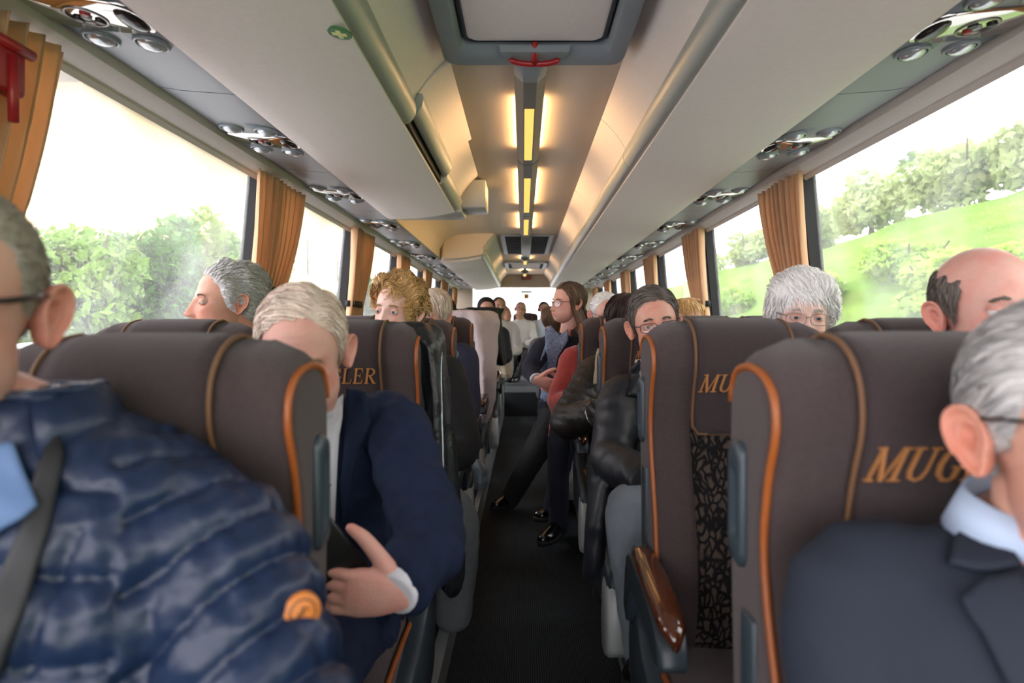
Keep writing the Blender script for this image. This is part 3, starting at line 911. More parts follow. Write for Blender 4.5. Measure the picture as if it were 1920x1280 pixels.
for k, (d, e, tp) in enumerate(LROWS):
    seat(protoL, e - HW, d, tp, 'brown velour aisle seat with orange piping, left side, %s row from the front' % ORD[k], 'brown coach seats')
    seat(protoW, e - HW - .402, d + (-.05 if k == 1 else 0), tp, 'brown velour window seat, left side, %s row from the front' % ORD[k], 'brown coach seats')
for k, (d, e, tp) in enumerate(RROWS):
    seat(protoR, e + HW, d, tp, 'brown velour aisle seat with orange piping, right side, %s row from the front' % ORD[k], 'brown coach seats')
    seat(protoW, e + HW + .402, d, tp, 'brown velour window seat, right side, %s row from the front' % ORD[k], 'brown coach seats')
for k in range(5):
    seat(protoW, CX - .86 + .43 * k, 10.0, 1.36, 'brown seat on the rear bench, %s from the left' % ORD[k], 'brown coach seats')
# ------------------------------------------------------------------ people: shared tools
def np_mesh(name, V, Fc, m, parent=None, col=None, smooth=True):
    me = bpy.data.meshes.new(name)
    V = np.asarray(V, dtype=np.float32); Fc = np.asarray(Fc, dtype=np.int32)
    k = Fc.shape[1]
    me.vertices.add(len(V)); me.vertices.foreach_set('co', V.ravel())
    me.loops.add(Fc.size); me.loops.foreach_set('vertex_index', Fc.ravel())
    me.polygons.add(len(Fc)); me.polygons.foreach_set('loop_start', np.arange(0, Fc.size, k, dtype=np.int32))
    me.polygons.foreach_set('use_smooth', np.full(len(Fc), smooth))
    me.update(calc_edges=True); me.validate()
    if col is not None:
        a = me.color_attributes.new('Col', 'FLOAT_COLOR', 'POINT')
        c = np.ones((len(V), 4), dtype=np.float32); c[:, :3] = col
        a.data.foreach_set('color', c.ravel())
    me.materials.append(m)
    o = bpy.data.objects.new(name, me); COL.objects.link(o)
    if parent is not None: o.parent = parent
    return o

def ell(P, c, r):
    q = (P - np.array(c)) / np.array(r)
    return (np.linalg.norm(q, axis=-1) - 1) * min(r)
def smin(a, b, k):
    h = np.clip(.5 + .5 * (b - a) / k, 0, 1)
    return b * (1 - h) + a * h - k * h * (1 - h)
def head_field(P, jaw=1.0, wide=1.0):
    P = P / np.array((wide, 1, 1))
    a = ell(P, (0, .018, .030), (.0765, .098, .086))
    b = ell(P, (0, -.036, -.036), (.059, .060, .079))
    c = ell(P, (0, -.012, -.062), (.056 * jaw, .070, .044))
    d = smin(smin(a, b, .022), c, .025)
    return d
def radial(D, jaw=1.0, wide=1.0):
    lo = np.full(D.shape[:-1], .03); hi = np.full(D.shape[:-1], .2)
    for _ in range(22):
        m = (lo + hi) / 2
        f = head_field(D * m[..., None], jaw, wide)
        lo = np.where(f < 0, m, lo); hi = np.where(f < 0, hi, m)
    return (lo + hi) / 2

def gs(x, c, s): return np.exp(-((x - c) / s) ** 2)
def face_disp(P, nose=1.0, age=1.0):
    x, y, z = P[..., 0], P[..., 1], P[..., 2]
    front = np.clip((-y - .03) / .03, 0, 1)
    ax = np.abs(x)
    d = np.zeros_like(x)
    d += .0045 * gs(ax, .030, .020) * gs(z, .026, .008)              # brow
    d -= .0115 * gs(ax, .032, .0145) * gs(z, .002, .0115)            # sockets
    d -= .004 * gs(ax, .016, .006) * gs(z, .008, .010)
    t = np.clip((.016 - z) / .052, 0, 1)
    ramp = (.004 + .020 * t ** 1.15) * np.clip((z + .0475) / .009, 0, 1) * np.clip((.022 - z) / .012, 0, 1)
    d += nose * ramp * gs(x, 0, .0075 + .0045 * t)                   # nose ridge
    d += nose * .008 * gs(ax, .0125, .0058) * gs(z, -.038, .0068)    # wings
    d += .005 * gs(x, 0, .026) * gs(z, -.064, .018)                  # muzzle
    d += .0038 * gs(x, 0, .019) * gs(z, -.0605, .0034)
    d += .0042 * gs(x, 0, .016) * gs(z, -.0705, .0040)
    d -= .0045 * gs(x, 0, .023) * gs(z, -.0655, .0022)
    d -= .003 * gs(x, 0, .016) * gs(z, -.081, .005)
    d += .007 * gs(x, 0, .017) * gs(z, -.100, .012)
    d += .0045 * gs(ax, .046, .017) * gs(z, -.020, .014)
    d -= age * .0030 * gs(ax - .020 - (-.038 - z) * .35, .0, .0030) * np.clip((-z - .036) / .008, 0, 1) * np.clip((.078 + z) / .012, 0, 1)
    d -= age * .0018 * gs(ax, .033, .014) * gs(z, -.0165, .0022)     # eye bags
    d -= age * .0010 * gs(ax, .0, .035) * (gs(z, .052, .0016) + gs(z, .062, .0016) + gs(z, .043, .0016))
    Q = P.copy()
    Q[..., 1] -= d * front
    Q[..., 0] *= 1 + .0 * x
    return Q

def rotm(yaw, pitch, roll):
    return (Matrix.Rotation(math.radians(yaw), 3, 'Z') @ Matrix.Rotation(math.radians(pitch), 3, 'X') @ Matrix.Rotation(math.radians(roll), 3, 'Y'))

class Head:
    def __init__(s, c, yaw=0, pitch=0, roll=0, scale=1.0, jaw=1.0, wide=1.0):
        s.c = Vector(c); s.R = rotm(yaw, pitch, roll); s.scale = scale; s.jaw = jaw; s.wide = wide
        s.M = np.array(s.R) * scale; s.cn = np.array(s.c)
    def w(s, P): return np.asarray(P) @ s.M.T + s.cn
    def pt(s, x, y, z): return Vector(s.w(np.array((x, y, z))))
    def grid(s, nu=120, nv=84):
        u = np.linspace(-math.pi, math.pi, nu, endpoint=False)
        th = u - .58 * np.sin(u)
        v = np.linspace(0, 1, nv)
        ph = math.pi * v
        T, Pp = np.meshgrid(th, ph)
        D = np.stack([np.sin(Pp) * np.sin(T), -np.sin(Pp) * np.cos(T), np.cos(Pp)], -1)
        r = radial(D, s.jaw, s.wide)
        return D, D * r[..., None]

def grid_faces(nv, nu):
    i, j = np.meshgrid(np.arange(nv - 1), np.arange(nu), indexing='ij')
    a = i * nu + j; b = i * nu + (j + 1) % nu
    return np.stack([a, a + nu, b + nu, b], -1).reshape(-1, 4)

HL_A = np.radians([0, 22, 42, 60, 74, 84, 96, 108, 122, 145, 180])
HL_Z = np.array([.080, .080, .066, .048, .000, -.012, .010, .004, -.046, -.066, -.076])
def hairline(P, recede=0.0, low=0.0):
    th = np.abs(np.arctan2(P[..., 0], -P[..., 1]))
    z = np.interp(th, HL_A, HL_Z + np.array([1, 1.25, 1.0, .5, .1, 0, 0, 0, 0, 0, 0]) * recede - low * np.array([0, 0, 0, .3, 1, 1, 1, 1, 1, 1, 1]))
    return z

def skin_mat(name, col, red=.5):
    m = mat(name, col, .5, var=.07, scale=60, bump=.22, bscale=260, vcol=True, subsurf=.10, spec=.35)
    nt = m.node_tree; N = nt.nodes; L = nt.links; bs = N['Principled BSDF']
    src = bs.inputs['Base Color'].links[0].from_socket
    tc = N.new('ShaderNodeTexCoord'); nz = N.new('ShaderNodeTexNoise'); nz.inputs['Scale'].default_value = 22; nz.inputs['Detail'].default_value = 6
    L.new(tc.outputs['Object'], nz.inputs['Vector'])
    mr = N.new('ShaderNodeMapRange'); mr.inputs[1].default_value = .45; mr.inputs[2].default_value = .75; mr.inputs[4].default_value = .8
    L.new(nz.outputs['Fac'], mr.inputs[0])
    mx = N.new('ShaderNodeMix'); mx.data_type = 'RGBA'; mx.blend_type = 'MULTIPLY'; mx.inputs[7].default_value = (1, .74, .72, 1)
    L.new(mr.outputs[0], mx.inputs[0]); L.new(src, mx.inputs[6]); L.new(mx.outputs[2], bs.inputs['Base Color'])
    return m

def ear_mesh(H, sx, sz=1.0):
    rings = []
    base = Vector((sx * .073 * H.wide, .016, -.008))
    tilt = Matrix.Rotation(math.radians(-14), 3, 'X')
    flare = Matrix.Rotation(math.radians(-26 * sx), 3, 'Z')
    n = 28
    for f, h in ((.55, -.012), (.85, -.006), (1.0, .004), (1.03, .010), (.97, .0135), (.88, .0125), (.80, .008), (.66, .0065), (.52, .0085), (.42, .004), (.25, -.001), (.05, -.002)):
        R = []
        for k in range(n):
            a = 2 * math.pi * k / n
            rz = .033 * math.sin(a); ry = .0185 * math.cos(a) * (1 + .22 * math.sin(a)) + .004 * math.sin(a)
            if math.sin(a) < -.3: ry *= .82
            p = Vector((sx * h, ry * f, rz * f * (1 if f > .6 else .9) + (.002 if f < .6 else 0))) * sz
            p = flare @ (tilt @ (p + Vector((0, .010, 0))))
            R.append(base + p)
        rings.append(R)
    V = [H.w(np.array(p)) for r in rings for p in r]
    Fc = []
    for i in range(len(rings) - 1):
        for j in range(n):
            a = i * n + j; b = i * n + (j + 1) % n
            Fc.append((a, b, b + n, a + n))
    return np.array(V), np.array(Fc)

def tubes_np(path, radii, n=12, flat=None):
    b = MB(); b.tube(path, list(radii), n)
    return np.array([tuple(v) for v in b.V]), b.F

def build_body(root, off, H, skin, nose=1.0, age=1.0, ears=True, neck_to=None, neck_r=(.056, .060), lips=(1.0, .72, .70), ruddy=.25, stubble=None, eyes='open', iris='#4a5a66', res=(120, 84), hands=(), brow=None, look=(0, 0), earcol=None, gaze_lid=.42):
    """head + neck + ears (+ bare hands) as one skin mesh, eyes and brows as its parts"""
    nu, nv = res
    D, P = H.grid(nu, nv)
    Q = face_disp(P, nose, age)
    x, y, z = P[..., 0], P[..., 1], P[..., 2]
    front = np.clip((-y - .03) / .03, 0, 1)
    col = np.ones(P.shape)
    lipm = np.clip(1.2 * gs(x, 0, .021) * (gs(z, -.0610, .0042) + gs(z, -.0695, .0050)), 0, 1) * front
    col = col * (1 - lipm[..., None]) + np.array(lips) * lipm[..., None]
    rd = np.clip(ruddy * (gs(np.abs(x), .042, .022) * gs(z, -.025, .020) + .9 * gs(x, 0, .014) * gs(z, -.032, .016)), 0, .6) * front
    col *= 1 - rd[..., None] * np.array([.05, .55, .55])
    crease = np.clip(gs(x, 0, .022) * gs(z, -.0655, .0016), 0, 1) * front
    col *= 1 - crease[..., None] * np.array([.45, .6, .6])
    nost = np.clip(gs(np.abs(x), .0075, .004) * gs(z, -.0470, .0032), 0, 1) * front
    col *= 1 - nost[..., None] * .6
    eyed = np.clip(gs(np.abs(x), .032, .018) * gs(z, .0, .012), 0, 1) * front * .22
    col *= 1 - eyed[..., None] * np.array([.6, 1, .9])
    if stubble is not None:
        sm = np.clip((-.045 - z) / .02, 0, 1) * np.clip((.02 - y) / .02, 0, 1) * .5
        col = col * (1 - sm[..., None]) + np.array(stubble) * sm[..., None]
    VV = [H.w(Q.reshape(-1, 3))]; CC = [col.reshape(-1, 3)]
    FF = [grid_faces(nv, nu)]
    k = nu * nv
    def join(V, Fc, c=None):
        nonlocal k
        Fq = []
        for f in Fc:
            f = list(f)
            if len(f) == 4: Fq.append(f)
            elif len(f) == 3: Fq.append(f + [f[-1]])
            else:
                for q in range(1, len(f) - 1, 2):
                    Fq.append([f[0], f[q], f[q + 1], f[min(q + 2, len(f) - 1)]])
        VV.append(np.asarray(V)); FF.append(np.array(Fq) + k)
        CC.append(np.tile(np.array(c if c is not None else (1, 1, 1)), (len(V), 1))); k += len(V)
    # neck
    a = H.pt(0, .028, -.03); b_ = H.pt(0, .030, -.10)
    e = Vector(neck_to) if neck_to is not None else a + Vector((0, .02, -.20))
    V, Fc = tubes_np(catmull([a, b_, b_.lerp(e, .55), e, e + (e - b_).normalized() * .05], 4), np.interp(np.linspace(0, 1, 17), [0, .3, .7, 1], [neck_r[0] * .92 * H.scale, neck_r[0] * H.scale, neck_r[1] * H.scale, neck_r[1] * 1.12 * H.scale]), 20)
    join(V, Fc)
    if ears:
        for sx in (-1, 1):
            V, Fc = ear_mesh(H, sx); join(V, Fc, earcol or (1, .86, .84))
    # lids
    for sx in (-1, 1):
        ec = np.array((sx * .0315, -.0715, .001)); R_ = .0142
        n1, n2 = 18, 8
        op = gaze_lid if eyes == 'open' else 1.35
        for up in (1, -1):
            V = []
            span = op * 1.45 if up > 0 else (.52 if eyes == 'open' else .1)
            a0 = .95; a1 = a0 - span * 1.15
            for i in range(n2 + 1):
                el = (a0 + (a1 - a0) * i / n2) if up > 0 else -(.95 - span * i / n2 * 1.1)
                for j in range(n1 + 1):
                    az = -1.45 + 2.9 * j / n1
                    rr = R_ + (.0006 if i == n2 else 0)
                    V.append(ec + rr * np.array((math.sin(az) * math.cos(el) * 1.12, -math.cos(az) * math.cos(el), math.sin(el))))
            Fc = [(i * (n1 + 1) + j, i * (n1 + 1) + j + 1, (i + 1) * (n1 + 1) + j + 1, (i + 1) * (n1 + 1) + j) for i in range(n2) for j in range(n1)]
            join(H.w(np.array(V)), Fc, (.94, .82, .80))
    body = np_mesh('body', np.concatenate(VV) - np.array(off), np.concatenate(FF), skin, root, np.concatenate(CC))
    for V, Fc in hands:
        np_mesh('hand', V - np.array(off, dtype=np.float32), np.array(Fc), skin, body, np.tile(np.array((1, .93, .92)), (len(V), 1)))
    # eyes
    if eyes == 'open':
        for sx in (-1, 1):
            b = MB(); b.sphere((0, 0, 0), .0132 * H.scale, 20, 14)
            o = b.build('eyeball', eye_mat(iris), body)
            o.matrix_local = Matrix.Translation(H.pt(sx * .0315, -.0715, .001) - Vector(off)) @ (H.R @ rotm(look[0], look[1], 0)).to_4x4()
    # brows
    if brow:
        n = 90; rng = np.random.default_rng(3)
        for sx in (-1, 1):
            t = rng.random(n)
            xx = sx * (.014 + .034 * t); zz = .0225 + .005 * np.sin(t * 2.6) - .002 * t + rng.normal(0, .0019, n)
            dirv = np.stack([xx, np.full(n, -.088), zz], -1); dirv /= np.linalg.norm(dirv, axis=1)[:, None]
            S0 = face_disp(dirv * radial(dirv, H.jaw, H.wide)[:, None], nose, age) * 1.010
            tip = S0 + np.stack([np.full(n, sx * .007), np.full(n, -.0012), rng.normal(.0015, .0012, n)], -1)
            wv = np.array((0, 0, .0006))
            V = np.stack([S0 - wv, S0 + wv, tip + wv * .4, tip - wv * .4], 1).reshape(-1, 3)
            np_mesh('eyebrow', H.w(V) - np.array(off), np.arange(len(V)).reshape(-1, 4), mat('brow_' + brow, brow, .7, var=.3, scale=300), body)
    return body

def eye_mat(iris):
    n = 'eye_' + iris
    if n in MATS: return MATS[n]
    m = bpy.data.materials.new(n); m.use_nodes = True
    nt = m.node_tree; N = nt.nodes; L = nt.links; b = N['Principled BSDF']
    b.inputs['Roughness'].default_value = .12
    tc = N.new('ShaderNodeTexCoord'); nrm = N.new('ShaderNodeVectorMath'); nrm.operation = 'NORMALIZE'
    dot = N.new('ShaderNodeVectorMath'); dot.operation = 'DOT_PRODUCT'; dot.inputs[1].default_value = (0, -1, 0)
    rp = N.new('ShaderNodeValToRGB'); rp.color_ramp.interpolation = 'LINEAR'
    e = rp.color_ramp.elements
    e[0].position = .86; e[0].color = (.62, .56, .53, 1)
    e[1].position = .885; e[1].color = tuple(c * .5 for c in srgb(iris)) + (1,)
    k = e.new(.93); k.color = srgb(iris) + (1,)
    k = e.new(.972); k.color = srgb(iris) + (1,)
    k = e.new(.98); k.color = (.004, .004, .004, 1)
    L.new(tc.outputs['Object'], nrm.inputs[0]); L.new(nrm.outputs[0], dot.inputs[0]); L.new(dot.outputs['Value'], rp.inputs[0]); L.new(rp.outputs[0], b.inputs['Base Color'])
    MATS[n] = m
    return m

def hair_mat(name, col, rough=.5):
    return mat(name, col, rough, var=.18, scale=120, vcol=True, spec=.35, sheen=.1)

def build_hair(root, off, H, m, mask, vol, comb, n=3500, length=.05, steps=7, width=.0016, curl=0.0, curlf=1.0, lift=.004, seed=1, var=.25, fall=None, cap=True, capcol=.75, rscale=1.0, droot=.55):
    """mask(P)->bool, vol(P)->thickness, comb(P)->direction; scalp cap plus combed strands"""
    rng = np.random.default_rng(seed)
    if hasattr(mask, 'edge'):
        vol0 = vol; vol = lambda P: vol0(P) * mask.edge(P)
    D, P = H.grid(110, 80)
    VV = []; FF = []; CC = []; k = 0
    if cap:
        mk = mask(P); th = vol(P)
        soft = mk.astype(float)
        for _ in range(3):
            soft = (soft + np.roll(soft, 1, 1) + np.roll(soft, -1, 1) + np.vstack([soft[:1], soft[:-1]]) + np.vstack([soft[1:], soft[-1:]])) / 5
        Q = P + D * ((th * .9) * np.clip(soft * 2 - 1, 0, 1) ** .6 + .0012 * (soft > .5) - .004 * (soft <= .5))[..., None]
        Fc = grid_faces(80, 110)
        keep = (soft.reshape(-1)[Fc] > .28).all(1)
        VV.append(H.w(Q.reshape(-1, 3))); FF.append(Fc[keep]); CC.append(np.full((Q.reshape(-1, 3).shape[0], 3), capcol)); k = Q.shape[0] * Q.shape[1]
    # strands
    roots = []
    while sum(len(r) for r in roots) < n:
        d = rng.normal(size=(n * 2, 3)); d /= np.linalg.norm(d, axis=1)[:, None]
        p = d * radial(d, H.jaw, H.wide)[:, None]
        roots.append(p[mask(p)])
    p = np.concatenate(roots)[:n]
    L = length * (1 + var * rng.normal(size=n)).clip(.4, 1.8)
    ph = rng.random(n) * 6.283
    depth = rng.random(n)
    pts = []
    sd = np.linalg.norm(p, axis=1)
    hang = np.zeros(n, bool)
    base = p.copy()
    for s in range(steps + 1):
        t = s / steps
        dr = base / np.linalg.norm(base, axis=1)[:, None]
        r = radial(dr, H.jaw, H.wide)
        onsurf = dr * (r + vol(dr * r[:, None]) * (droot + (1 - droot) * depth) + lift * np.sin(math.pi * min(1, t * 1.2)) * depth + .0015)[:, None]
        cur = np.where(hang[:, None], base, onsurf)
        tang = np.cross(dr, comb(base)); tang /= (np.linalg.norm(tang, axis=1)[:, None] + 1e-9)
        cv = cur + curl * (np.sin(ph + s * curlf)[:, None] * tang + np.cos(ph + s * curlf)[:, None] * dr * .6) * min(1, t * 2 + .2)
        pts.append(cv)
        c = comb(base); c = c / (np.linalg.norm(c, axis=1)[:, None] + 1e-9)
        c = np.where(hang[:, None], c, c - dr * (c * dr).sum(1)[:, None])
        c = c / (np.linalg.norm(c, axis=1)[:, None] + 1e-9)
        base = cur + c * (L / steps)[:, None]
        if fall is not None:
            newly = (base[:, 2] < fall) & ~hang & (np.abs(np.arctan2(base[:, 0], -base[:, 1])) > 1.15)
            hang |= newly
            if hang.any():
                g = base[hang]; g[:, 2] = cur[hang][:, 2] - (L / steps)[hang]; rad = np.linalg.norm(g[:, :2], axis=1)
                base[hang] = g
    A = np.stack(pts, 1)                                # n, steps+1, 3
    T = np.gradient(A, axis=1); T /= (np.linalg.norm(T, axis=2)[..., None] + 1e-9)
    Rd = A / (np.linalg.norm(A, axis=2)[..., None] + 1e-9)
    W = np.cross(T, Rd); W /= (np.linalg.norm(W, axis=2)[..., None] + 1e-9)
    tw = rng.normal(0, .5, (n, 1, 1)); W = W * np.cos(tw) + Rd * np.sin(tw)
    wd = width * np.interp(np.linspace(0, 1, steps + 1), [0, .3, 1], [.8, 1, .25])[None, :, None] * rng.uniform(.6, 1.3, (n, 1, 1))
    S = np.stack([A - W * wd, A + W * wd], 2).reshape(-1, 3)
    base_i = (np.arange(n) * (steps + 1) * 2)[:, None] + (np.arange(steps) * 2)[None, :]
    Fs = np.stack([base_i, base_i + 1, base_i + 3, base_i + 2], -1).reshape(-1, 4) + k
    sh = (rng.uniform(.72, 1.25, n))[:, None, None] * np.ones((n, (steps + 1) * 2, 3))
    VV.append(H.w(S)); FF.append(Fs); CC.append(sh.reshape(-1, 3))
    return np_mesh('hair', np.concatenate(VV) - np.array(off), np.concatenate(FF), m, root, np.concatenate(CC))

# clothing from overlapping forms fused into one surface
def fuse(name, b, m, parent, off, voxel=.008, it=8, disp=None, smooth_fac=.5, col=None):
    me = bpy.data.meshes.new('tmp'); me.from_pydata([tuple(v) for v in b.V], [], b.F); me.update()
    bm = bmesh.new(); bm.from_mesh(me); bmesh.ops.recalc_face_normals(bm, faces=bm.faces[:]); bm.to_mesh(me); bm.free()
    o = bpy.data.objects.new('tmp', me); COL.objects.link(o)
    r = o.modifiers.new('r', 'REMESH'); r.mode = 'VOXEL'; r.voxel_size = voxel
    s = o.modifiers.new('s', 'SMOOTH'); s.factor = smooth_fac; s.iterations = it
    dg = bpy.context.evaluated_depsgraph_get()
    nm = bpy.data.meshes.new_from_object(o.evaluated_get(dg))
    bpy.data.objects.remove(o); bpy.data.meshes.remove(me)
    nV = len(nm.vertices)
    co = np.empty(nV * 3, np.float32); nm.vertices.foreach_get('co', co); co = co.reshape(-1, 3)
    no = np.empty(nV * 3, np.float32); nm.vertex_normals.foreach_get('vector', no); no = no.reshape(-1, 3)
    if disp is not None:
        co = co + no * disp(co, no)[:, None]
    co = co - np.array(off, dtype=np.float32)
    nm.vertices.foreach_set('co', co.ravel())
    nm.polygons.foreach_set('use_smooth', [True] * len(nm.polygons))
    nm.name = name; nm.materials.clear(); nm.materials.append(m); nm.update()
    ob = bpy.data.objects.new(name, nm); COL.objects.link(ob); ob.parent = parent
    return ob

def fold_noise(scale=9.0, amp=.006, ridge=True, seed=0.0, dirs=(1, 1, 1)):
    def f(co, no):
        out = np.empty(len(co))
        for i, c in enumerate(co):
            v = Vector((c[0] * scale * dirs[0] + seed, c[1] * scale * dirs[1], c[2] * scale * dirs[2]))
            q = noise.noise(v) * .65 + noise.noise(v * 2.3) * .35
            out[i] = (abs(q) * -2 + .5 if ridge else q) * amp
        return out
    return f
def near_folds(points, amp=.007, wave=.026, rad=.12, base=None):
    """compression folds round a joint: rings along the given axis"""
    def f(co, no):
        d = base(co, no) if base else np.zeros(len(co))
        for (c, ax) in points:
            q = co - np.array(c); a = np.array(ax) / np.linalg.norm(ax)
            s = q @ a
            r = np.linalg.norm(q, axis=1)
            wob = .35 * np.sin(q[:, 0] * 40) + .35 * np.sin(q[:, 2] * 33 + 1)
            d = d + amp * np.sin(s / wave * 6.283 + wob * 3) * np.exp(-(r / rad) ** 2)
        return d
    return f

def torso_rings(b, hip, neck, sh_c, wid=1.0, dep=1.0, facing=0.0, n=24, belly=0.0, hipw=.165, chest=.172, shw=.185):
    """rounded trunk from hip to the neck root; facing = turn of the shoulders (deg)"""
    hip = Vector(hip); neck = Vector(neck); sh_c = Vector(sh_c)
    spine = catmull([hip + Vector((0, 0, -.06)), hip, hip.lerp(sh_c, .4) + Vector((0, .01, 0)), hip.lerp(sh_c, .75), sh_c, neck], 4)
    W = np.interp(np.linspace(0, 1, len(spine)), [0, .2, .4, .62, .78, .88, 1], [hipw * .9, hipw, hipw * .94 + belly * .3, chest, shw, shw * .72, .055])
    Dp = np.interp(np.linspace(0, 1, len(spine)), [0, .2, .4, .62, .8, .9, 1], [.10, .125, .12 + belly, .125 + belly * .3, .095, .078, .052])
    fa = math.radians(facing); u = Vector((math.cos(fa), math.sin(fa), 0)); v = Vector((-math.sin(fa), math.cos(fa), 0))
    R = []
    for p, w, d in zip(spine, W, Dp):
        R.append([p + u * (w * wid * abs(math.cos(a)) ** .8 * (1 if math.cos(a) > 0 else -1)) + v * (d * dep * abs(math.sin(a)) ** .9 * (1 if math.sin(a) > 0 else -1)) for a in [2 * math.pi * k / n for k in range(n)]])
    b.rings(R)

def limb(b, pts, radii, n=14, sub=4, endcap=True):
    P = catmull(pts, sub)
    R = np.interp(np.linspace(0, len(pts) - 1, len(P)), range(len(pts)), radii)
    b.tube(P, list(R), n)
    b.sphere(P[0], R[0], n, 8)
    if endcap: b.sphere(P[-1], R[-1], n, 8)

def cast(px, py, bvh, off=Vector((0, 0, 0))):
    o = Vector((0, 0, EYE)); d = (at(px, py, 1.0) - o).normalized()
    h = bvh.ray_cast(o - off, d)
    return h[0], h[1]
def bvh_of(ob):
    me = ob.data
    return BVHTree.FromPolygons([v.co for v in me.vertices], [p.vertices[:] for p in me.polygons])

def overlay(name, poly, bvhs, off, m, parent, lift=.004, thick=.004, cuts=3, curl=0.0, fall_d=None):
    """a sewn-on layer (lapel, collar, shirt front) following the garment beneath it"""
    bm = bmesh.new()
    vs = [bm.verts.new((p[0], p[1], 0)) for p in poly]
    bm.faces.new(vs)
    bmesh.ops.triangulate(bm, faces=bm.faces[:])
    bmesh.ops.subdivide_edges(bm, edges=bm.edges[:], cuts=cuts, use_grid_fill=True)
    bmesh.ops.triangulate(bm, faces=bm.faces[:])
    off = Vector(off); eye = Vector((0, 0, EYE))
    hits = {}
    ds = []
    for v in bm.verts:
        best = None
        for bv in bvhs:
            h, nn = cast(v.co.x, v.co.y, bv, off)
            if h is not None:
                d = (h + off - eye).length
                if best is None or d < best[0]: best = (d, h)
        hits[v] = best
        if best: ds.append(best[0])
    md = sorted(ds)[len(ds) // 2] if ds else (fall_d or 1.0)
    for v, hv in hits.items():
        dirn = (at(v.co.x, v.co.y, 1.0) - eye).normalized()
        d = hv[0] if hv and abs(hv[0] - md) < .12 else md
        v.co = eye + dirn * (d - lift) - off
    for _ in range(2):
        bmesh.ops.smooth_vert(bm, verts=bm.verts[:], factor=.4, use_axis_x=True, use_axis_y=True, use_axis_z=True)
    bmesh.ops.recalc_face_normals(bm, faces=bm.faces[:])
    for f in bm.faces: f.smooth = True
    me = bpy.data.meshes.new(name); bm.to_mesh(me); bm.free()
    me.materials.append(m)
    o = bpy.data.objects.new(name, me); COL.objects.link(o); o.parent = parent
    s = o.modifiers.new('thickness', 'SOLIDIFY'); s.thickness = thick; s.offset = 0
    return o

def glasses(root, off, H, frame_m, w=.026, h=.018, r=.0011, temple=True, rimless=False, y=-.100, z=-.002, sq=3.0):
    g = empty('glasses_frame'); bpy.data.objects.remove(g)
    b = MB(); offv = Vector(off)
    lens = []
    for sx in (-1, 1):
        P = []
        for k in range(29):
            a = 2 * math.pi * k / 28
            c, s_ = math.cos(a), math.sin(a)
            xx = w * abs(c) ** (2 / sq) * (1 if c > 0 else -1); zz = h * abs(s_) ** (2 / sq) * (1 if s_ > 0 else -1)
            P.append(H.pt(sx * .033 + xx, y + .012 * ((sx * .033 + xx) / .06) ** 2, z + zz) - offv)
        if not rimless: b.tube(P, r * H.scale, 6, cap=False)
        lens.append(P[:-1])
        if temple:
            b.tube([H.pt(sx * (.033 + w), y + .012, z + h * .5) - offv, H.pt(sx * (.070), y + .020, z + h * .55) - offv, H.pt(sx * .080, -.03, z + .012) - offv, H.pt(sx * .0805, .012, z + .012) - offv], r * 1.35 * H.scale, 6)
    b.tube([H.pt(-.033 + w, y + .002, z + h * .3) - offv, H.pt(0, y - .003, z + h * .45) - offv, H.pt(.033 - w, y + .002, z + h * .3) - offv], r * 1.2 * H.scale, 6)
    fr = b.build('glasses', frame_m, root)
    lm = MATS.get('spectacle_lens') or glass_mat('spectacle_lens', veil=.02, gloss=.07, drops=False)
    for P in lens:
        c = sum(P, Vector()) / len(P)
        mobj('lens', P + [c], [(i, (i + 1) % len(P), len(P)) for i in range(len(P))], lm, fr)
    return fr

# hair recipes --------------------------------------------------------------
def comb_dir(kind):
    def f(P):
        x, y, z = P[:, 0], P[:, 1], P[:, 2]
        if kind == 'back':   return np.stack([x * 2.0, np.full_like(x, 1.0), -.5 - 0 * x], -1)
        if kind == 'down':   return np.stack([x * 6, y * 3, np.full_like(x, -1.0)], -1)
        if kind == 'side':   return np.stack([np.where(x > -.035, 1.0, -1.0), .5 + 0 * x, np.where(np.abs(x) > .055, -1.2, -.1)], -1)
        if kind == 'sideL':  return np.stack([np.where(x < .035, -1.0, 1.0), .3 + 0 * x, np.where(np.abs(x) > .055, -1.2, -.1)], -1)
        if kind == 'fringe': return np.stack([x * 4 + .35, np.where(z > .07, -1.0, .3), np.where(z > .07, -.25, -1.0)], -1)
        if kind == 'part':   return np.stack([np.sign(x + .008) * np.where(y < .03, 1.0, .3), np.where(y < -.02, 1.1, .15), np.where(np.abs(x) > .06, -1.5, -.35)], -1)
        if kind == 'curl':   return np.stack([np.sin(y * 60 + z * 50), np.sin(x * 60 + 1 + z * 30) * .7 + .3, np.sin(x * 45 + y * 40) - .3], -1)
        return np.stack([x * 3, np.full_like(x, .8), np.full_like(x, -.6)], -1)
    return f
def std_mask(recede=0.0, low=0.0):
    f = lambda P: P[..., 2] > hairline(P, recede, low) + .0022 * np.sin(P[..., 0] * 310 + P[..., 1] * 140) + .0016 * np.sin(P[..., 0] * 730 + P[..., 2] * 260)
    f.edge = lambda P: np.clip((P[..., 2] - hairline(P, recede, low)) / .045, .06, 1) ** .9
    return f
def ring_mask(P):
    th = np.abs(np.arctan2(P[..., 0], -P[..., 1]))
    w = .006 * np.sin(P[..., 1] * 160) + .005 * np.sin(P[..., 2] * 210 + P[..., 1] * 90)
    return (P[..., 2] > hairline(P)) & (th > math.radians(62) + w * 6) & (P[..., 2] < .062 + w + .015 * np.clip(th - 1.6, 0, 1))

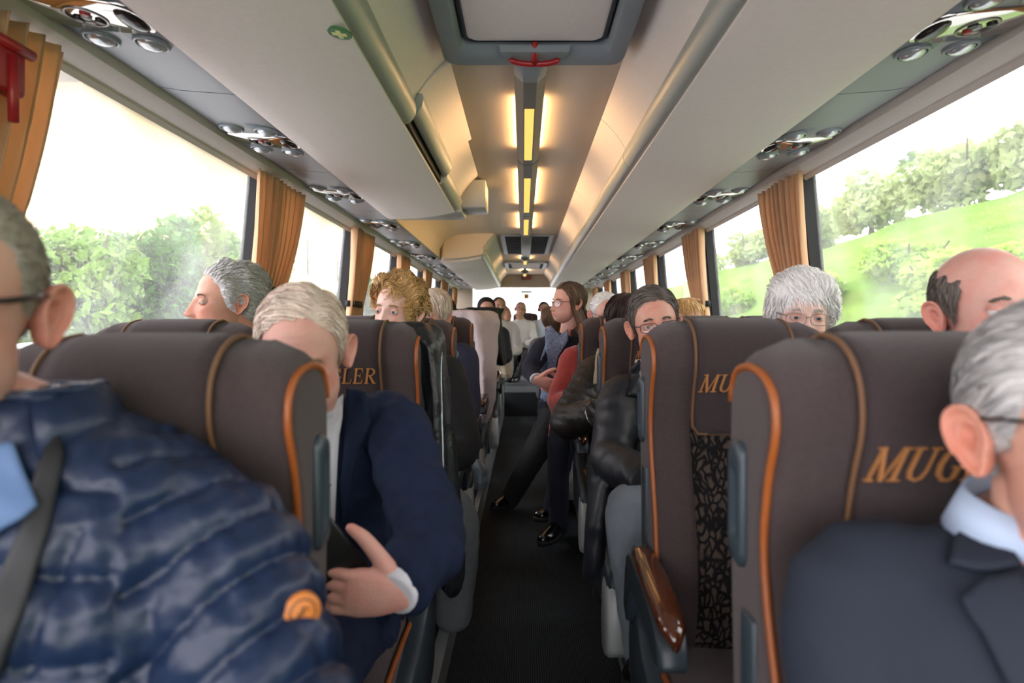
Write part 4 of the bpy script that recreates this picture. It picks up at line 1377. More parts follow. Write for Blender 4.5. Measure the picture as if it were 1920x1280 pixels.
def neckband(name, c, r, h, m, parent, off, tilt=(0, 0), gap=35, facing=0, flare=1.12, thick=.004):
    """a stand collar open at the front"""
    c = Vector(c) - Vector(off); b = MB(); R = []
    n = 30; g = math.radians(gap); rot = rotm(facing, tilt[0], tilt[1])
    for k in range(n + 1):
        a = -math.pi / 2 + g / 2 + (2 * math.pi - g) * k / n
        ring = []
        for rr, z in ((r * flare, -h * .6), (r, h * .5), (r + thick, h * .5 + .002), (r * flare * 1.1 + thick, -h * .6)):
            ring.append(c + rot @ Vector((rr * math.cos(a), rr * math.sin(a) * .95, z * (1 - .35 * max(0, -math.sin(a))))))
        R.append(ring)
    b.rings(R)
    return b.build(name, m, parent)

def vol_top(side_, top_, z0=.02, z1=.085):
    return lambda P: side_ + (top_ - side_) * np.clip((P[..., 2] - z0) / (z1 - z0), 0, 1) ** 1.2
# ------------------------------------------------------------------ people
def fuse_arrays(b, voxel, it=4):
    o = fuse('tmp_hand', b, blackp, None, (0, 0, 0), voxel, it)
    me = o.data
    V = np.empty(len(me.vertices) * 3, np.float32); me.vertices.foreach_get('co', V)
    Fc = [p.vertices[:] for p in me.polygons]
    bpy.data.objects.remove(o); bpy.data.meshes.remove(me)
    return V.reshape(-1, 3), Fc

def hand(wrist, fwd, thumb, size=1.0, curl=(25, 30, 25), spread=.0, thumb_dir=(.75, .62, -.15), thumb_bend=20, mirror=1, voxel=.0028, arm_back=.06):
    """hand in its own frame: +y along the palm, +x thumb side, +z back of the hand"""
    Y = Vector(fwd).normalized(); X = Vector(thumb); X = (X - Y * X.dot(Y)).normalized(); Z = X.cross(Y) * mirror
    o = Vector(wrist)
    W = lambda p: o + (X * p[0] + Y * p[1] + Z * p[2]) * size
    b = MB()
    # palm
    R = []
    for y, w, t in ((-arm_back, .026, .021), (-.01, .027, .020), (.012, .033, .019), (.04, .041, .019), (.07, .043, .017), (.09, .040, .013), (.098, .034, .008)):
        R.append([W((w * math.cos(a), y, t * math.sin(a) * (1 if math.sin(a) > 0 else .85))) for a in [2 * math.pi * k / 16 for k in range(16)]])
    b.rings(R)
    b.sphere(W((.024, .035, -.008)), [.019 * size] * 3, 10, 8)
    for x, L, r, sp in ((.030, .072, .0092, .10), (.0105, .080, .0095, .03), (-.0095, .074, .0090, -.04), (-.028, .058, .0080, -.12)):
        p = Vector((x, .086, .002)); ang = 0.0; pts = [p.copy()]
        for k, f in enumerate((.45, .31, .24)):
            ang += math.radians(curl[k])
            p = p + Vector((math.sin(sp * (1 + spread)) * math.cos(ang), math.cos(ang), -math.sin(ang))) * L * f
            pts.append(p.copy())
        P = [W((.6 * x, .05, 0))] + [W(q) for q in pts]
        b.tube(catmull(P, 3), list(np.interp(np.linspace(0, 4, 13), [0, 1, 2, 3, 4], [r * size, r * 1.05 * size, r * size, r * .92 * size, r * .72 * size])), 9)
        b.sphere(P[-1], r * .74 * size, 9, 6); b.sphere(P[1], r * 1.12 * size, 9, 6); b.sphere(P[2], r * 1.03 * size, 9, 6)
    td = Vector(thumb_dir).normalized()
    a = Vector((.024, .022, -.006)); c = a + td * .046
    td2 = (td + Vector((-.35, .25, -.1)) * math.radians(thumb_bend) * 1.2).normalized()
    d = c + td2 * .034; e = d + (td2 + Vector((-.1, .2, 0))).normalized() * .026
    P = [W(a), W(c), W(d), W(e)]
    b.tube(catmull(P, 4), list(np.interp(np.linspace(0, 3, 13), [0, 1, 2, 3], [.018 * size, .0140 * size, .0122 * size, .0088 * size])), 10)
    b.sphere(P[-1], .0082 * size, 9, 6)
    return fuse_arrays(b, voxel, 4)

SKIN = {
 'fair': skin_mat('skin_fair', '#d8a898'), 'ruddy': skin_mat('skin_ruddy', '#d2a396'), 'tan': skin_mat('skin_tan', '#c4947e'),
 'pale': skin_mat('skin_pale', '#e2bcae'), 'warm': skin_mat('skin_warm', '#cb9a86')}

def figure(label, H, neck, shc, hip, arms, top_m, legs=(), leg_m=None, shoe_m=None, skin='fair', facing=0, wid=1.0, dep=1.0, belly=0.0, voxel=.009, it=7,
           armr=(.064, .056, .044), legr=(.085, .062, .046), disp=None, top='jacket', collar=None, kw=None, chest=.172, shw=.175, hipw=.165, extra_forms=None, lvox=.011):
    base = Vector((hip[0], hip[1], 0.0))
    root = empty('person', base)
    off = tuple(base)
    kw = dict(kw or {}); kw.setdefault('neck_to', Vector(neck) + Vector((0, 0, -.02)))
    body = build_body(root, off, H, SKIN[skin], **kw)
    b = MB()
    torso_rings(b, hip, Vector(neck), Vector(shc), wid, dep, facing, belly=belly, chest=chest, shw=shw, hipw=hipw)
    for (s, e, w) in arms:
        s, e, w = Vector(s), Vector(e), Vector(w)
        limb(b, [Vector(shc).lerp(s, .55), s, s.lerp(e, .5), e, e.lerp(w, .5), w], [armr[0] * .95, armr[0], (armr[0] + armr[1]) / 2, armr[1], (armr[1] + armr[2]) / 2, armr[2]], 16, endcap=False)
    if collar:
        c0 = Vector(neck) + Vector(collar.get('o', (0, 0, 0)))
        b.tube([c0 + Vector((0, 0, -.05)), c0 + Vector((0, 0, collar.get('h', .03)))], [collar.get('r', .075) * 1.15, collar.get('r', .075)], 18)
    if extra_forms: extra_forms(b)
    tp = fuse(top, b, top_m, root, off, voxel, it, disp)
    out = {'root': root, 'off': off, 'body': body, 'top': tp}
    if legs:
        b = MB()
        b.sphere(Vector(hip) + Vector((0, -.02, -.01)), (.165 * wid, .13, .09), 18, 10)
        for L in legs:
            limb(b, [Vector(p) for p in L[:3]], list(legr), 16, 6)
        lo = fuse('trousers', b, leg_m, root, off, lvox, 5, fold_noise(14, .004, True, 3.0))
        out['legs'] = lo
        for L in legs:
            if len(L) > 3 and shoe_m:
                a, t = Vector(L[2]), Vector(L[3])
                shoe(root, off, a, t, shoe_m)
    tag(root, label, 'person', 'bus passengers')
    return out

def shoe(root, off, ankle, toe, m):
    a = Vector(ankle) - Vector(off); t = Vector(toe) - Vector(off)
    d = (t - a); d.z = 0; d.normalize(); s = Vector((-d.y, d.x, 0))
    zf = min(a.z, t.z)
    b = MB()
    heel = Vector((a.x, a.y, t.z)) - d * .055
    L = (Vector((t.x, t.y, 0)) - Vector((heel.x, heel.y, 0))).length
    R = []
    for f, w, h in ((0, .018, .05), (.04, .028, .062), (.15, .033, .070), (.3, .034, .068), (.45, .037, .056), (.62, .044, .044), (.8, .043, .036), (.93, .030, .028), (1, .010, .018)):
        c = heel + d * (L * f)
        R.append([c + s * (w * math.cos(q)) + Vector((0, 0, (h * math.sin(q) if math.sin(q) > 0 else .004 * math.sin(q)) + .022)) for q in [2 * math.pi * k / 14 for k in range(14)]])
    b.rings(R)
    sh = b.build('shoe', m, root)
    b = MB(); R = []
    for f, w in ((-.02, .012), (.03, .03), (.3, .034), (.62, .046), (.85, .042), (1.02, .012)):
        c = heel + d * (L * f)
        R.append([c + s * w + Vector((0, 0, .024)), c - s * w + Vector((0, 0, .024)), c - s * w, c + s * w])
    b.rings(R); b.build('sole', rubber_m, sh)
    return sh

suit_navy = mat('navy_wool_suit', '#19233a', .85, var=.12, scale=250, bump=.25, bscale=900, spec=.2)
suit_char = mat('charcoal_blue_suit', '#262c38', .8, var=.10, scale=250, bump=.25, bscale=900, spec=.25)
white_shirt = mat('white_cotton', '#d6d6de', .8, var=.04, scale=60, bump=.15, bscale=500)
blue_shirt = mat('pale_blue_cotton', '#b4c6e0', .8, var=.05, scale=60)
puffer_m = mat('navy_quilted_nylon', '#182742', .38, var=.16, scale=30, bump=.35, bscale=60, spec=.4)
dark_trouser = mat('dark_trousers', '#181b22', .85, var=.15, scale=200)
grey_trouser = mat('grey_check_wool', '#737c85', .85, var=.10, scale=160, bump=.3, bscale=600)
black_shoe = mat('polished_black_leather', '#08080a', .22, var=.1, coat=.4)
black_knit = mat('black_knit', '#0c0d10', .9, var=.2, scale=300, bump=.4, bscale=600)
trench_m = mat('blue_black_trench_cotton', '#15181f', .5, var=.15, scale=40, bump=.15, bscale=300)
brown_coat = mat('dark_brown_quilted_coat', '#1d1715', .55, var=.25, scale=60, bump=.6, bscale=80)
red_wool = mat('brick_red_wool', '#93302c', .9, var=.12, scale=150, bump=.3, bscale=600, sheen=.25)
navy_knit = mat('navy_cardigan_knit', '#161b2b', .9, var=.2, scale=200, bump=.4, bscale=500)
navy_jacket = mat('navy_jacket_cloth', '#1a1f36', .85, var=.12, scale=200, bump=.2, bscale=600)
thin_metal = mat('thin_dark_spectacle_frame', '#1c1d22', .3, metal=.4)
silver_metal = mat('thin_silver_spectacle_frame', '#9b9088', .25, metal=.8)
H_GREY = hair_mat('silver_grey_hair', '#c3c1c0'); H_WHITE = hair_mat('white_hair', '#fbf7f4'); H_SAND = hair_mat('sandy_grey_hair', '#e2d0c2'); H_STEEL = hair_mat('steel_grey_hair', '#a89e97')
H_BLOND = hair_mat('honey_blond_hair', '#c9a066'); H_DARKGREY = hair_mat('dark_grey_brown_hair', '#6b615a'); H_BROWN = hair_mat('light_brown_hair', '#6b5340')
H_AUB = hair_mat('dark_auburn_hair', '#2c1614'); H_BLACK = hair_mat('dark_brown_hair', '#241c18')

# --- 1 man in quilted jacket, front left
H = Head((-.534, .572, 1.122), yaw=27, pitch=4, roll=0, scale=1.0)
A, B_ = Vector((-.305, .630, .862)), Vector((-.182, .525, .66))
C_ = Vector((-.29, .33, .60))
armd = np.array((B_ - A).normalized())
def puffer_disp(co, no):
    dA = co - np.array(A); sA = dA @ armd
    rA = np.linalg.norm(dA - sA[:, None] * armd, axis=1)
    isarm = (co[:, 0] > -.385 + .25 * (.9 - co[:, 2]).clip(0, .3) * .0) & (rA < .105)
    w = .22 * np.sin(co[:, 0] * 30) * .02
    s1 = (sA + .35 * dA[:, 0]) / .060
    s2 = (co[:, 2] + .10 * co[:, 0] + w) / .066
    s = np.where(isarm, s1, s2)
    q = np.abs(np.sin(math.pi * s)) ** .36
    d = .018 * (q - .66)
    for i in range(len(co)):
        v = Vector(co[i]) * 26
        d[i] += .0036 * noise.noise(Vector((v.x * 2.2, v.y * 2.2, v.z * .8))) + .0026 * noise.noise(v * 2.6)
    join = np.exp(-((co[:, 0] + .385 - .15 * (co[:, 2] - .9)) / .006) ** 2) * (co[:, 2] < .93)
    return d - .008 * join
p = figure('man with glasses in a navy quilted jacket at the left edge, front row', H, (-.50, .635, 1.015), (-.495, .640, .952), (-.47, .58, .47),
           [(A, B_, C_), ((-.675, .65, .88), (-.78, .53, .66), (-.70, .32, .60))], puffer_m, legs=[[(-.40, .55, .47), (-.36, .18, .50), (-.36, .14, .12)], [(-.55, .55, .47), (-.58, .18, .50), (-.58, .14, .12)]], leg_m=dark_trouser,
           skin='ruddy', wid=1.12, dep=1.12, voxel=.0055, it=6, armr=(.082, .072, .055), disp=puffer_disp, collar=dict(r=.074, h=.03, o=(0, -.005, .0)),
           kw=dict(stubble=(.82, .80, .80), ruddy=.35, iris='#4a5a66', brow='#77706a', neck_r=(.054, .052), age=1.3, earcol=(1, .76, .74)))
build_hair(p['body'], p['off'], H, H_STEEL, std_mask(.012), lambda P: .0016 + 0 * P[..., 2], comb_dir('back'), n=5500, length=.010, steps=3, width=.0008, lift=.002, capcol=.9, seed=1)
neckband('puffer_collar', (-.507, .618, 1.012), .072, .060, puffer_m, p['top'], p['off'], gap=70, facing=15, thick=.012, flare=1.25)
glasses(p['body'], p['off'], H, mat('black_spectacle_frame', '#0c0c0e', .3), r=.0022, sq=4)
bv = bvh_of(p['top'])
overlay('inner_collar', [(-60, 840), (30, 820), (55, 890), (76, 945), (30, 990), (-60, 1060)], [bv], p['off'], mat('blue_inner_jacket', '#55709a', .7, var=.08), p['top'], lift=.010, fall_d=.55)
overlay('dark_placket', [(72, 850), (112, 800), (125, 850), (95, 1000), (40, 1180), (0, 1290), (-60, 1300), (-60, 1180), (30, 1000)], [bv], p['off'], mat('black_nylon_placket', '#0e1115', .6), p['top'], lift=.006)
h, nn = cast(562, 1142, bv, Vector(p['off']))
if h is not None:
    nn = (nn * .35 + (Vector((0, 0, EYE)) - h - Vector(p['off'])).normalized() * .65).normalized(); h = h + nn * .006
    rt = nn.to_track_quat('Z', 'Y').to_matrix()
    b = MB(); b.lathe([(.0001, .004), (.0145, .004), (.0172, .002), (.0172, -.016)], h + nn * .001, nn, 26); pa = b.build('round_patch', mat('orange_leather_patch', '#c07330', .5, var=.15), p['top'])
    b = MB(); u = nn.orthogonal().normalized(); w = nn.cross(u)
    b.tube([h + nn * .0055 + (u * math.cos(a) + w * math.sin(a)) * .0115 for a in [2 * math.pi * k / 20 for k in range(21)]], .0007, 5, cap=False)
    b.tube(catmull([h + nn * .0058 + (u * x + w * y) * .006 for x, y in ((-.9, .2), (-.3, -.5), (.1, .3), (.6, -.3), (1.0, .6))], 4), .0009, 5)
    b.build('patch_mark', mat('patch_ink', '#4a2a12', .6), pa)

# --- 2 man in charcoal suit, front right
H = Head((.476, .530, 1.008), yaw=-6, pitch=-6, roll=4, scale=.98)
fo = fold_noise(7, .006, True, 4)
A, B_ = Vector((.310, .590, .850)), Vector((.286, .50, .60))
p = figure('grey-haired man in a charcoal suit with light shirt at the right edge, front row', H, (.478, .585, .912), (.480, .595, .860), (.47, .55, .45),
           [(A, B_, (.36, .30, .55)), ((.64, .585, .862), (.71, .48, .62), (.62, .28, .55))], suit_char, legs=[[(.40, .5, .46), (.36, .16, .48), (.36, .12, .12)], [(.55, .5, .46), (.58, .16, .48), (.58, .12, .12)]], leg_m=suit_char,
           skin='warm', voxel=.0065, it=10, disp=near_folds([(tuple(A.lerp(B_, .45)), (-.3, .2, 1))], .003, .06, .1, fo), armr=(.060, .058, .048), wid=1.08, shw=.195, dep=1.05,
           kw=dict(ruddy=.3, age=1.4, brow='#8b8884', earcol=(1, .84, .80), iris='#5a6a70'))
build_hair(p['body'], p['off'], H, H_GREY, std_mask(.004), vol_top(.004, .012), comb_dir('back'), n=7000, length=.045, steps=6, width=.0010, lift=.003, seed=2, capcol=.85)
glasses(p['body'], p['off'], H, thin_metal, r=.0014, sq=3.5)
bv = bvh_of(p['top'])
bb = bvh_of(p['body'])
neckband('shirt_collar', (.478, .575, .928), .062, .034, blue_shirt, p['top'], p['off'], tilt=(8, 0))
overlay('shirt_front', [(1872, 930), (1930, 1000), (1990, 1110), (2040, 1250), (2060, 900), (1960, 890)], [bv], p['off'], blue_shirt, p['top'], lift=.006)
overlay('lapel_collar', [(1806, 985), (1846, 968), (1884, 1000), (1925, 1060), (1850, 1078), (1772, 1058), (1785, 1000)], [bv], p['off'], suit_char, p['top'], lift=.009, thick=.006)
overlay('lapel', [(1925, 1056), (1852, 1074), (1792, 1120), (1830, 1190), (1880, 1290), (1960, 1330), (1990, 1200)], [bv], p['off'], suit_char, p['top'], lift=.009, thick=.006)

# --- 3 man in navy suit reading a tablet, second row left
H = Head(at(568, 662, 1.17), yaw=12, pitch=24, roll=-3, scale=.98, jaw=1.06)
A, B_, C_ = at(738, 800, 1.28), at(810, 1010, 1.10), at(744, 1106, .985)
hv = hand(at(760, 1110, .985), (-1, -.20, .08), (0.15, -.15, 1), size=.98, curl=(14, 42, 34), thumb_dir=(.84, .62, -.05), thumb_bend=10, arm_back=.012)
fo = fold_noise(12, .012, True, 8)
p = figure('man in a navy suit and tie bowed over a black tablet, second row left', H, at(560, 762, 1.28), at(560, 805, 1.31), (-.44, 1.36, .47),
           [(A, B_, C_), (at(390, 800, 1.28), (-.66, 1.10, .70), (-.50, .95, .70))], suit_navy, legs=[[(-.37, 1.32, .47), (-.33, .96, .50), (-.33, .92, .12)], [(-.53, 1.32, .47), (-.56, .96, .50), (-.56, .92, .12)]], leg_m=suit_navy,
           skin='ruddy', voxel=.0065, it=8, belly=.03, wid=1.05, shw=.18, disp=near_folds([(tuple(B_), tuple(C_ - A)), (tuple(A.lerp(B_, .35)), tuple(B_ - A)), (tuple(B_.lerp(C_, .5)), tuple(C_ - B_))], .0025, .05, .07, fo), armr=(.066, .060, .050),
           kw=dict(ruddy=.6, eyes='closed', brow='#b59a80', hands=[hv], age=1.2, stubble=(1.0, .93, .90)))
build_hair(p['body'], p['off'], H, H_SAND, std_mask(.010), vol_top(.003, .009), comb_dir('sideL'), n=8000, length=.040, steps=6, width=.0010, lift=.005, seed=3, capcol=.8)
bv = bvh_of(p['top'])
overlay('shirt_front', [(560, 760), (612, 762), (646, 730), (645, 800), (638, 900), (632, 1020), (560, 1030)], [bv], p['off'], white_shirt, p['top'], lift=.006, fall_d=1.2)
neckband('shirt_collar', at(560, 755, 1.26), .064, .036, white_shirt, p['top'], p['off'], tilt=(12, 0))
overlay('tie', [(572, 780), (592, 770), (604, 790), (600, 860), (604, 960), (590, 1010), (565, 960)], [bv], p['off'], mat('dark_dotted_tie', '#2a2a38', .7, var=.5, scale=260), p['top'], lift=.012)
overlay('lapel', [(648, 722), (688, 728), (700, 790), (668, 870), (655, 960), (640, 990), (636, 900), (646, 800)], [bv], p['off'], suit_navy, p['top'], lift=.010, thick=.006)
c = at(744, 1106, .983); b = MB(); d = (C_ - B_).normalized()
b.tube([c - d * .03 - Vector(p['off']), c + d * .010 - Vector(p['off']), c + d * .0105 - Vector(p['off'])], [.040, .037, .030], 20); b.build('shirt_cuff', white_shirt, p['top'])
# tablet
tb = empty('tablet', at(610, 1045, .955))
b = MB(); b.box(-.085, .042, -.006, .006, -.055, .075, .004); o = b.build('tablet_case', mat('black_leather_case', '#0b0b0d', .4, var=.1), tb)
b = MB(); b.box(-.08, .037, .0062, .0075, -.05, .07); b.build('screen', mat('dark_glass_screen', '#15171a', .1), tb, smooth=False)
tb.rotation_euler = (math.radians(14), math.radians(-33), math.radians(14))
tag(tb, 'black tablet in a case held by the man in the navy suit', 'tablet')

# --- 4 grey-haired man in profile by the left window
H = Head(at(424, 566, 1.98), yaw=-50, pitch=3, roll=0, scale=1.0)
p = figure('grey-haired man in profile looking out of the left window', H, at(452, 640, 2.02), at(448, 690, 2.05), (-.86, 2.20, .48),
           [((-.70, 2.08, .93), (-.66, 1.92, .70), (-.75, 1.72, .66)), ((-1.02, 2.08, .93), (-1.05, 1.95, .70), (-.95, 1.75, .66))], navy_jacket, voxel=.009, skin='tan', facing=-25,
           kw=dict(brow='#8f8c88', ruddy=.35, age=1.3, nose=1.1, neck_r=(.058, .060), gaze_lid=.60))
build_hair(p['body'], p['off'], H, H_GREY, std_mask(.004, .012), lambda P: .012 + .006 * np.sin(P[..., 1] * 90 + P[..., 2] * 70) + .006 * (P[..., 1] > .03), comb_dir('back'), n=7000, length=.045, steps=8, width=.0012, curl=.005, curlf=1.1, lift=.006, seed=4, capcol=.8)
bv = bvh_of(p['top'])
neckband('shirt_collar', at(450, 640, 2.01), .066, .045, white_shirt, p['top'], p['off'])

# --- 5 blond woman, third row left
H = Head(at(744, 583, 2.22), yaw=-18, pitch=4, roll=4, scale=.94, jaw=.92)
A, B_, C_ = at(838, 700, 2.28), at(868, 838, 2.12), at(800, 880, 1.95)
p = figure('woman with short curly blond hair in a black sparkly sweater, third row left', H, at(762, 668, 2.27), at(765, 700, 2.30), (-.45, 2.20, .47),
           [(A, B_, C_), ((-.62, 2.28, .92), (-.66, 2.1, .70), (-.52, 1.95, .64))], black_knit, legs=[[(-.36, 2.15, .48), at(852, 970, 1.86), at(850, 1150, 1.85)], [(-.52, 2.15, .48), (-.55, 1.78, .50), (-.55, 1.72, .10)]], leg_m=mat('grey_tweed_trousers', '#4b5052', .9, var=.3, scale=200, bump=.4),
           voxel=.0085, skin='pale', top='sweater', armr=(.068, .062, .046), disp=fold_noise(10, .005, True, 2), legr=(.085, .070, .055), lvox=.009,
           kw=dict(brow='#a5825c', iris='#57707c', age=.5, nose=.85, lips=(1, .66, .64), ruddy=.25, gaze_lid=.38))
build_hair(p['body'], p['off'], H, H_BLOND, std_mask(.002, .02), lambda P: .024 + .010 * np.sin(P[..., 0] * 70 + P[..., 1] * 55) * np.sin(P[..., 2] * 75 + 1) + .010 * (P[..., 2] > .04), comb_dir('curl'), n=6500, length=.055, steps=9, width=.0016, curl=.009, curlf=1.0, lift=.008, seed=5, capcol=.62, droot=.7)
rng = random.Random(5); bv = bvh_of(p['top']); b = MB()
for k in range(120):
    h, nn = cast(rng.uniform(815, 845), rng.uniform(648, 760), bv, Vector(p['off']))
    if h is not None: b.box(h.x - .0016, h.x + .0016, h.y - .003, h.y + .001, h.z - .0016, h.z + .0016)
if b.V: tag(b.build('sequins', mat('silver_sequin', '#b9bcc4', .15, metal=1.0), p['top'], smooth=False), kind='stuff')

# --- 6 man with glasses in a dark trench coat, third row right
H = Head(at(1228, 608, 1.99), yaw=-4, pitch=4, roll=-8, scale=.95)
A, B_, C_ = at(1164, 742, 2.0), at(1146, 858, 1.86), at(1212, 905, 1.66)
def coat_tail(b):
    R = []
    for (px, py, d, w) in ((1150, 830, 1.95, .07), (1128, 900, 1.85, .075), (1118, 980, 1.80, .06), (1112, 1060, 1.80, .045), (1110, 1085, 1.80, .02)):
        c = at(px, py, d)
        R.append([c + Vector((.030 * math.cos(q), w * math.sin(q), 0)) for q in [2 * math.pi * k / 12 for k in range(12)]])
    b.rings(R)
p = figure('man with glasses and dark side-parted hair in a dark trench coat, third row right', H, at(1232, 690, 2.03), at(1240, 728, 2.05), (.46, 1.98, .48),
           [(A, B_, C_), ((.60, 2.02, .92), (.64, 1.86, .70), (.52, 1.66, .66))], trench_m, legs=[[(.38, 1.95, .49), at(1184, 968, 1.62), at(1212, 1230, 1.62), at(1190, 1300, 1.52)], [(.52, 1.92, .49), (.56, 1.56, .50), (.56, 1.52, .12)]], leg_m=grey_trouser, shoe_m=black_shoe,
           voxel=.0075, it=6, skin='warm', disp=near_folds([(tuple(B_), tuple(C_ - A)), (tuple(A.lerp(B_, .4)), tuple(B_ - A))], .003, .06, .08, fold_noise(8, .008, True, 12)), armr=(.070, .064, .052), extra_forms=coat_tail, lvox=.008, legr=(.085, .068, .056),
           kw=dict(brow='#4a423c', ruddy=.3, age=1.2, stubble=(.92, .88, .86), iris='#4a4a44', gaze_lid=.46))
build_hair(p['body'], p['off'], H, H_DARKGREY, std_mask(.0, .0), vol_top(.0035, .013), comb_dir('sideL'), n=8000, length=.050, steps=6, width=.0011, lift=.005, seed=6, capcol=.8)
glasses(p['body'], p['off'], H, mat('dark_blue_spectacle_frame', '#1b2036', .3), r=.0013, rimless=False, sq=4, h=.014)
bv = bvh_of(p['top']); bb = bvh_of(p['body'])
neckband('shirt_collar', at(1231, 690, 2.01), .062, .05, white_shirt, p['top'], p['off'])
overlay('coat_collar', [(1176, 690), (1200, 668), (1214, 700), (1226, 752), (1206, 752), (1172, 742), (1182, 712)], [bv], p['off'], trench_m, p['top'], lift=.012, thick=.006, cuts=2)

# --- 7 white-haired woman with glasses by the right window
H = Head(at(1503, 592, 1.84), yaw=-13, pitch=6, roll=3, scale=.95, jaw=.93)
p = figure('white-haired woman with glasses by the right window, third row', H, at(1505, 672, 1.89), at(1508, 705, 1.93), (.83, 1.92, .48),
           [((.68, 1.95, .93), (.64, 1.80, .70), (.74, 1.62, .66)), ((.99, 1.95, .93), (1.02, 1.80, .70), (.92, 1.62, .66))], mat('dark_fleece', '#22242a', .9, var=.2), voxel=.010, skin='pale', top='sweater',
           kw=dict(brow='#b9b2aa', iris='#5b6a72', age=1.2, nose=.9, ruddy=.3, gaze_lid=.45))
build_hair(p['body'], p['off'], H, H_WHITE, std_mask(-.012, .035), lambda P: .030 + .006 * np.sin(P[..., 0] * 55 + 2) * np.sin(P[..., 2] * 60), comb_dir('fringe'), n=7000, length=.050, steps=7, width=.0013, curl=.004, curlf=.9, lift=.008, seed=7, capcol=1.05, droot=.7)
glasses(p['body'], p['off'], H, silver_metal, r=.0012, sq=3, h=.017, w=.027)
b = MB()
b.tube([at(1465, 655, 1.80) - Vector(p['off']), at(1520, 650, 1.79) - Vector(p['off']), at(1555, 640, 1.84) - Vector(p['off'])], .03, 10)

# --- 8 balding man behind, second row right window
H = Head(at(1852, 580, 1.20), yaw=-4, pitch=4, roll=-4, scale=1.02)
p = figure('balding man with dark side hair seen behind the front right man', H, (.875, 1.27, 1.03), (.875, 1.27, .95), (.87, 1.22, .47),
           [((.71, 1.26, .91), (.68, 1.12, .68), (.76, .95, .64)), ((1.03, 1.26, .91), (1.06, 1.12, .68), (.98, .95, .64))], suit_char, voxel=.010, skin='ruddy', kw=dict(ruddy=.3, age=1.1, brow='#6a625c', earcol=(1, .78, .74)))
build_hair(p['body'], p['off'], H, H_DARKGREY, ring_mask, lambda P: .0028 + 0 * P[..., 2], comb_dir('down'), n=5000, length=.020, steps=4, width=.0008, lift=.002, seed=8, capcol=.8)

# --- 9 person with dark auburn hair and brown quilted coat, fourth row right
H = Head(at(1176, 604, 2.74), yaw=14, pitch=6, scale=.95)
A, B_, C_ = at(1118, 700, 2.74), at(1064, 790, 2.60), at(1122, 775, 2.38)
def quilt(co, no):
    s = (co[:, 2] * .8 + co[:, 0] * .6 + co[:, 1] * .3) / .042
    return .007 * (np.abs(np.sin(math.pi * s)) ** .5 - .6) + fold_noise(12, .004, True, 5)(co, no)
p = figure('passenger with dark auburn hair in a dark brown quilted coat, fourth row right', H, at(1175, 672, 2.78), at(1180, 700, 2.80), (.46, 2.80, .48),
           [(A, B_, C_), ((.60, 2.78, .95), (.62, 2.62, .74), (.42, 2.40, .74))], brown_coat, legs=[[(.38, 2.74, .50), (.30, 2.38, .56), (.30, 2.34, .12)], [(.52, 2.74, .50), (.54, 2.36, .54), (.54, 2.30, .12)]], leg_m=mat('dark_brown_skirt', '#201a1a', .9, var=.3, scale=150),
           voxel=.008, it=5, skin='fair', disp=quilt, armr=(.080, .074, .056), wid=1.1, top='coat', kw=dict(res=(72, 52), brow='#3a2420'))
build_hair(p['body'], p['off'], H, H_AUB, std_mask(-.01, .04), lambda P: .020 + 0 * P[..., 2], comb_dir('down'), n=4500, length=.06, steps=6, width=.0014, lift=.005, seed=9, capcol=.8)
bv = bvh_of(p['top'])
overlay('knit_scarf', [(1122, 650), (1140, 655), (1142, 690), (1132, 722), (1112, 724), (1112, 690)], [bv], p['off'], mat('cream_knit', '#b5a48e', .95, var=.25, scale=200, bump=1.0, bscale=300), p['top'], lift=.03, thick=.02, cuts=2)
for k in range(3):
    q = B_.lerp(C_, .86 + .06 * k) - Vector(p['off']); dd = (C_ - B_).normalized()
    b = MB(); b.lathe([(.050, -.005), (.056, -.003), (.056, .003), (.050, .005)], q, dd, 22); b.build('cuff_ring', mat('polished_bangle', '#8b8a8c', .2, metal=.9), p['top'])

# --- 10 white-haired man in a brick red jacket, fifth row right
H = Head(at(1136, 590, 3.42), yaw=10, pitch=10, scale=.97)
A, B_, C_ = at(1074, 672, 3.48), at(1047, 752, 3.36), at(1090, 760, 3.14)
p = figure('white-haired passenger in a brick red jacket, legs crossed into the aisle', H, at(1132, 655, 3.50), at(1128, 680, 3.52), (.44, 3.50, .50),
           [(A, B_, C_), ((.60, 3.50, .96), (.64, 3.34, .75), (.48, 3.14, .72))], red_wool,
           legs=[[(.34, 3.42, .52), at(1052, 812, 3.10), at(1047, 985, 3.20), at(1014, 1024, 3.02)], [(.50, 3.42, .52), at(1075, 800, 3.14), at(1035, 958, 3.34), at(1002, 976, 3.30)]], leg_m=mat('navy_trousers', '#161a2a', .85, var=.12), shoe_m=black_shoe,
           voxel=.009, skin='ruddy', disp=fold_noise(9, .006, True, 6), armr=(.068, .062, .050), lvox=.008, legr=(.085, .060, .050),
           kw=dict(res=(72, 52), brow='#c0bab4', ruddy=.5, age=1.2),
           extra_forms=lambda b: b.rings([[at(1052 + dx, py, 3.35) + Vector((0, dy, 0)) for dx, dy in ((-w, -.04), (w, -.04), (w, .06), (-w, .06))] for py, w in ((740, 16), (790, 20), (822, 24))]))
build_hair(p['body'], p['off'], H, H_WHITE, std_mask(.01), lambda P: .010 + 0 * P[..., 2], comb_dir('back'), n=4500, length=.045, steps=6, width=.0012, lift=.004, seed=10, capcol=.85)
glasses(p['body'], p['off'], H, silver_metal, r=.0013)

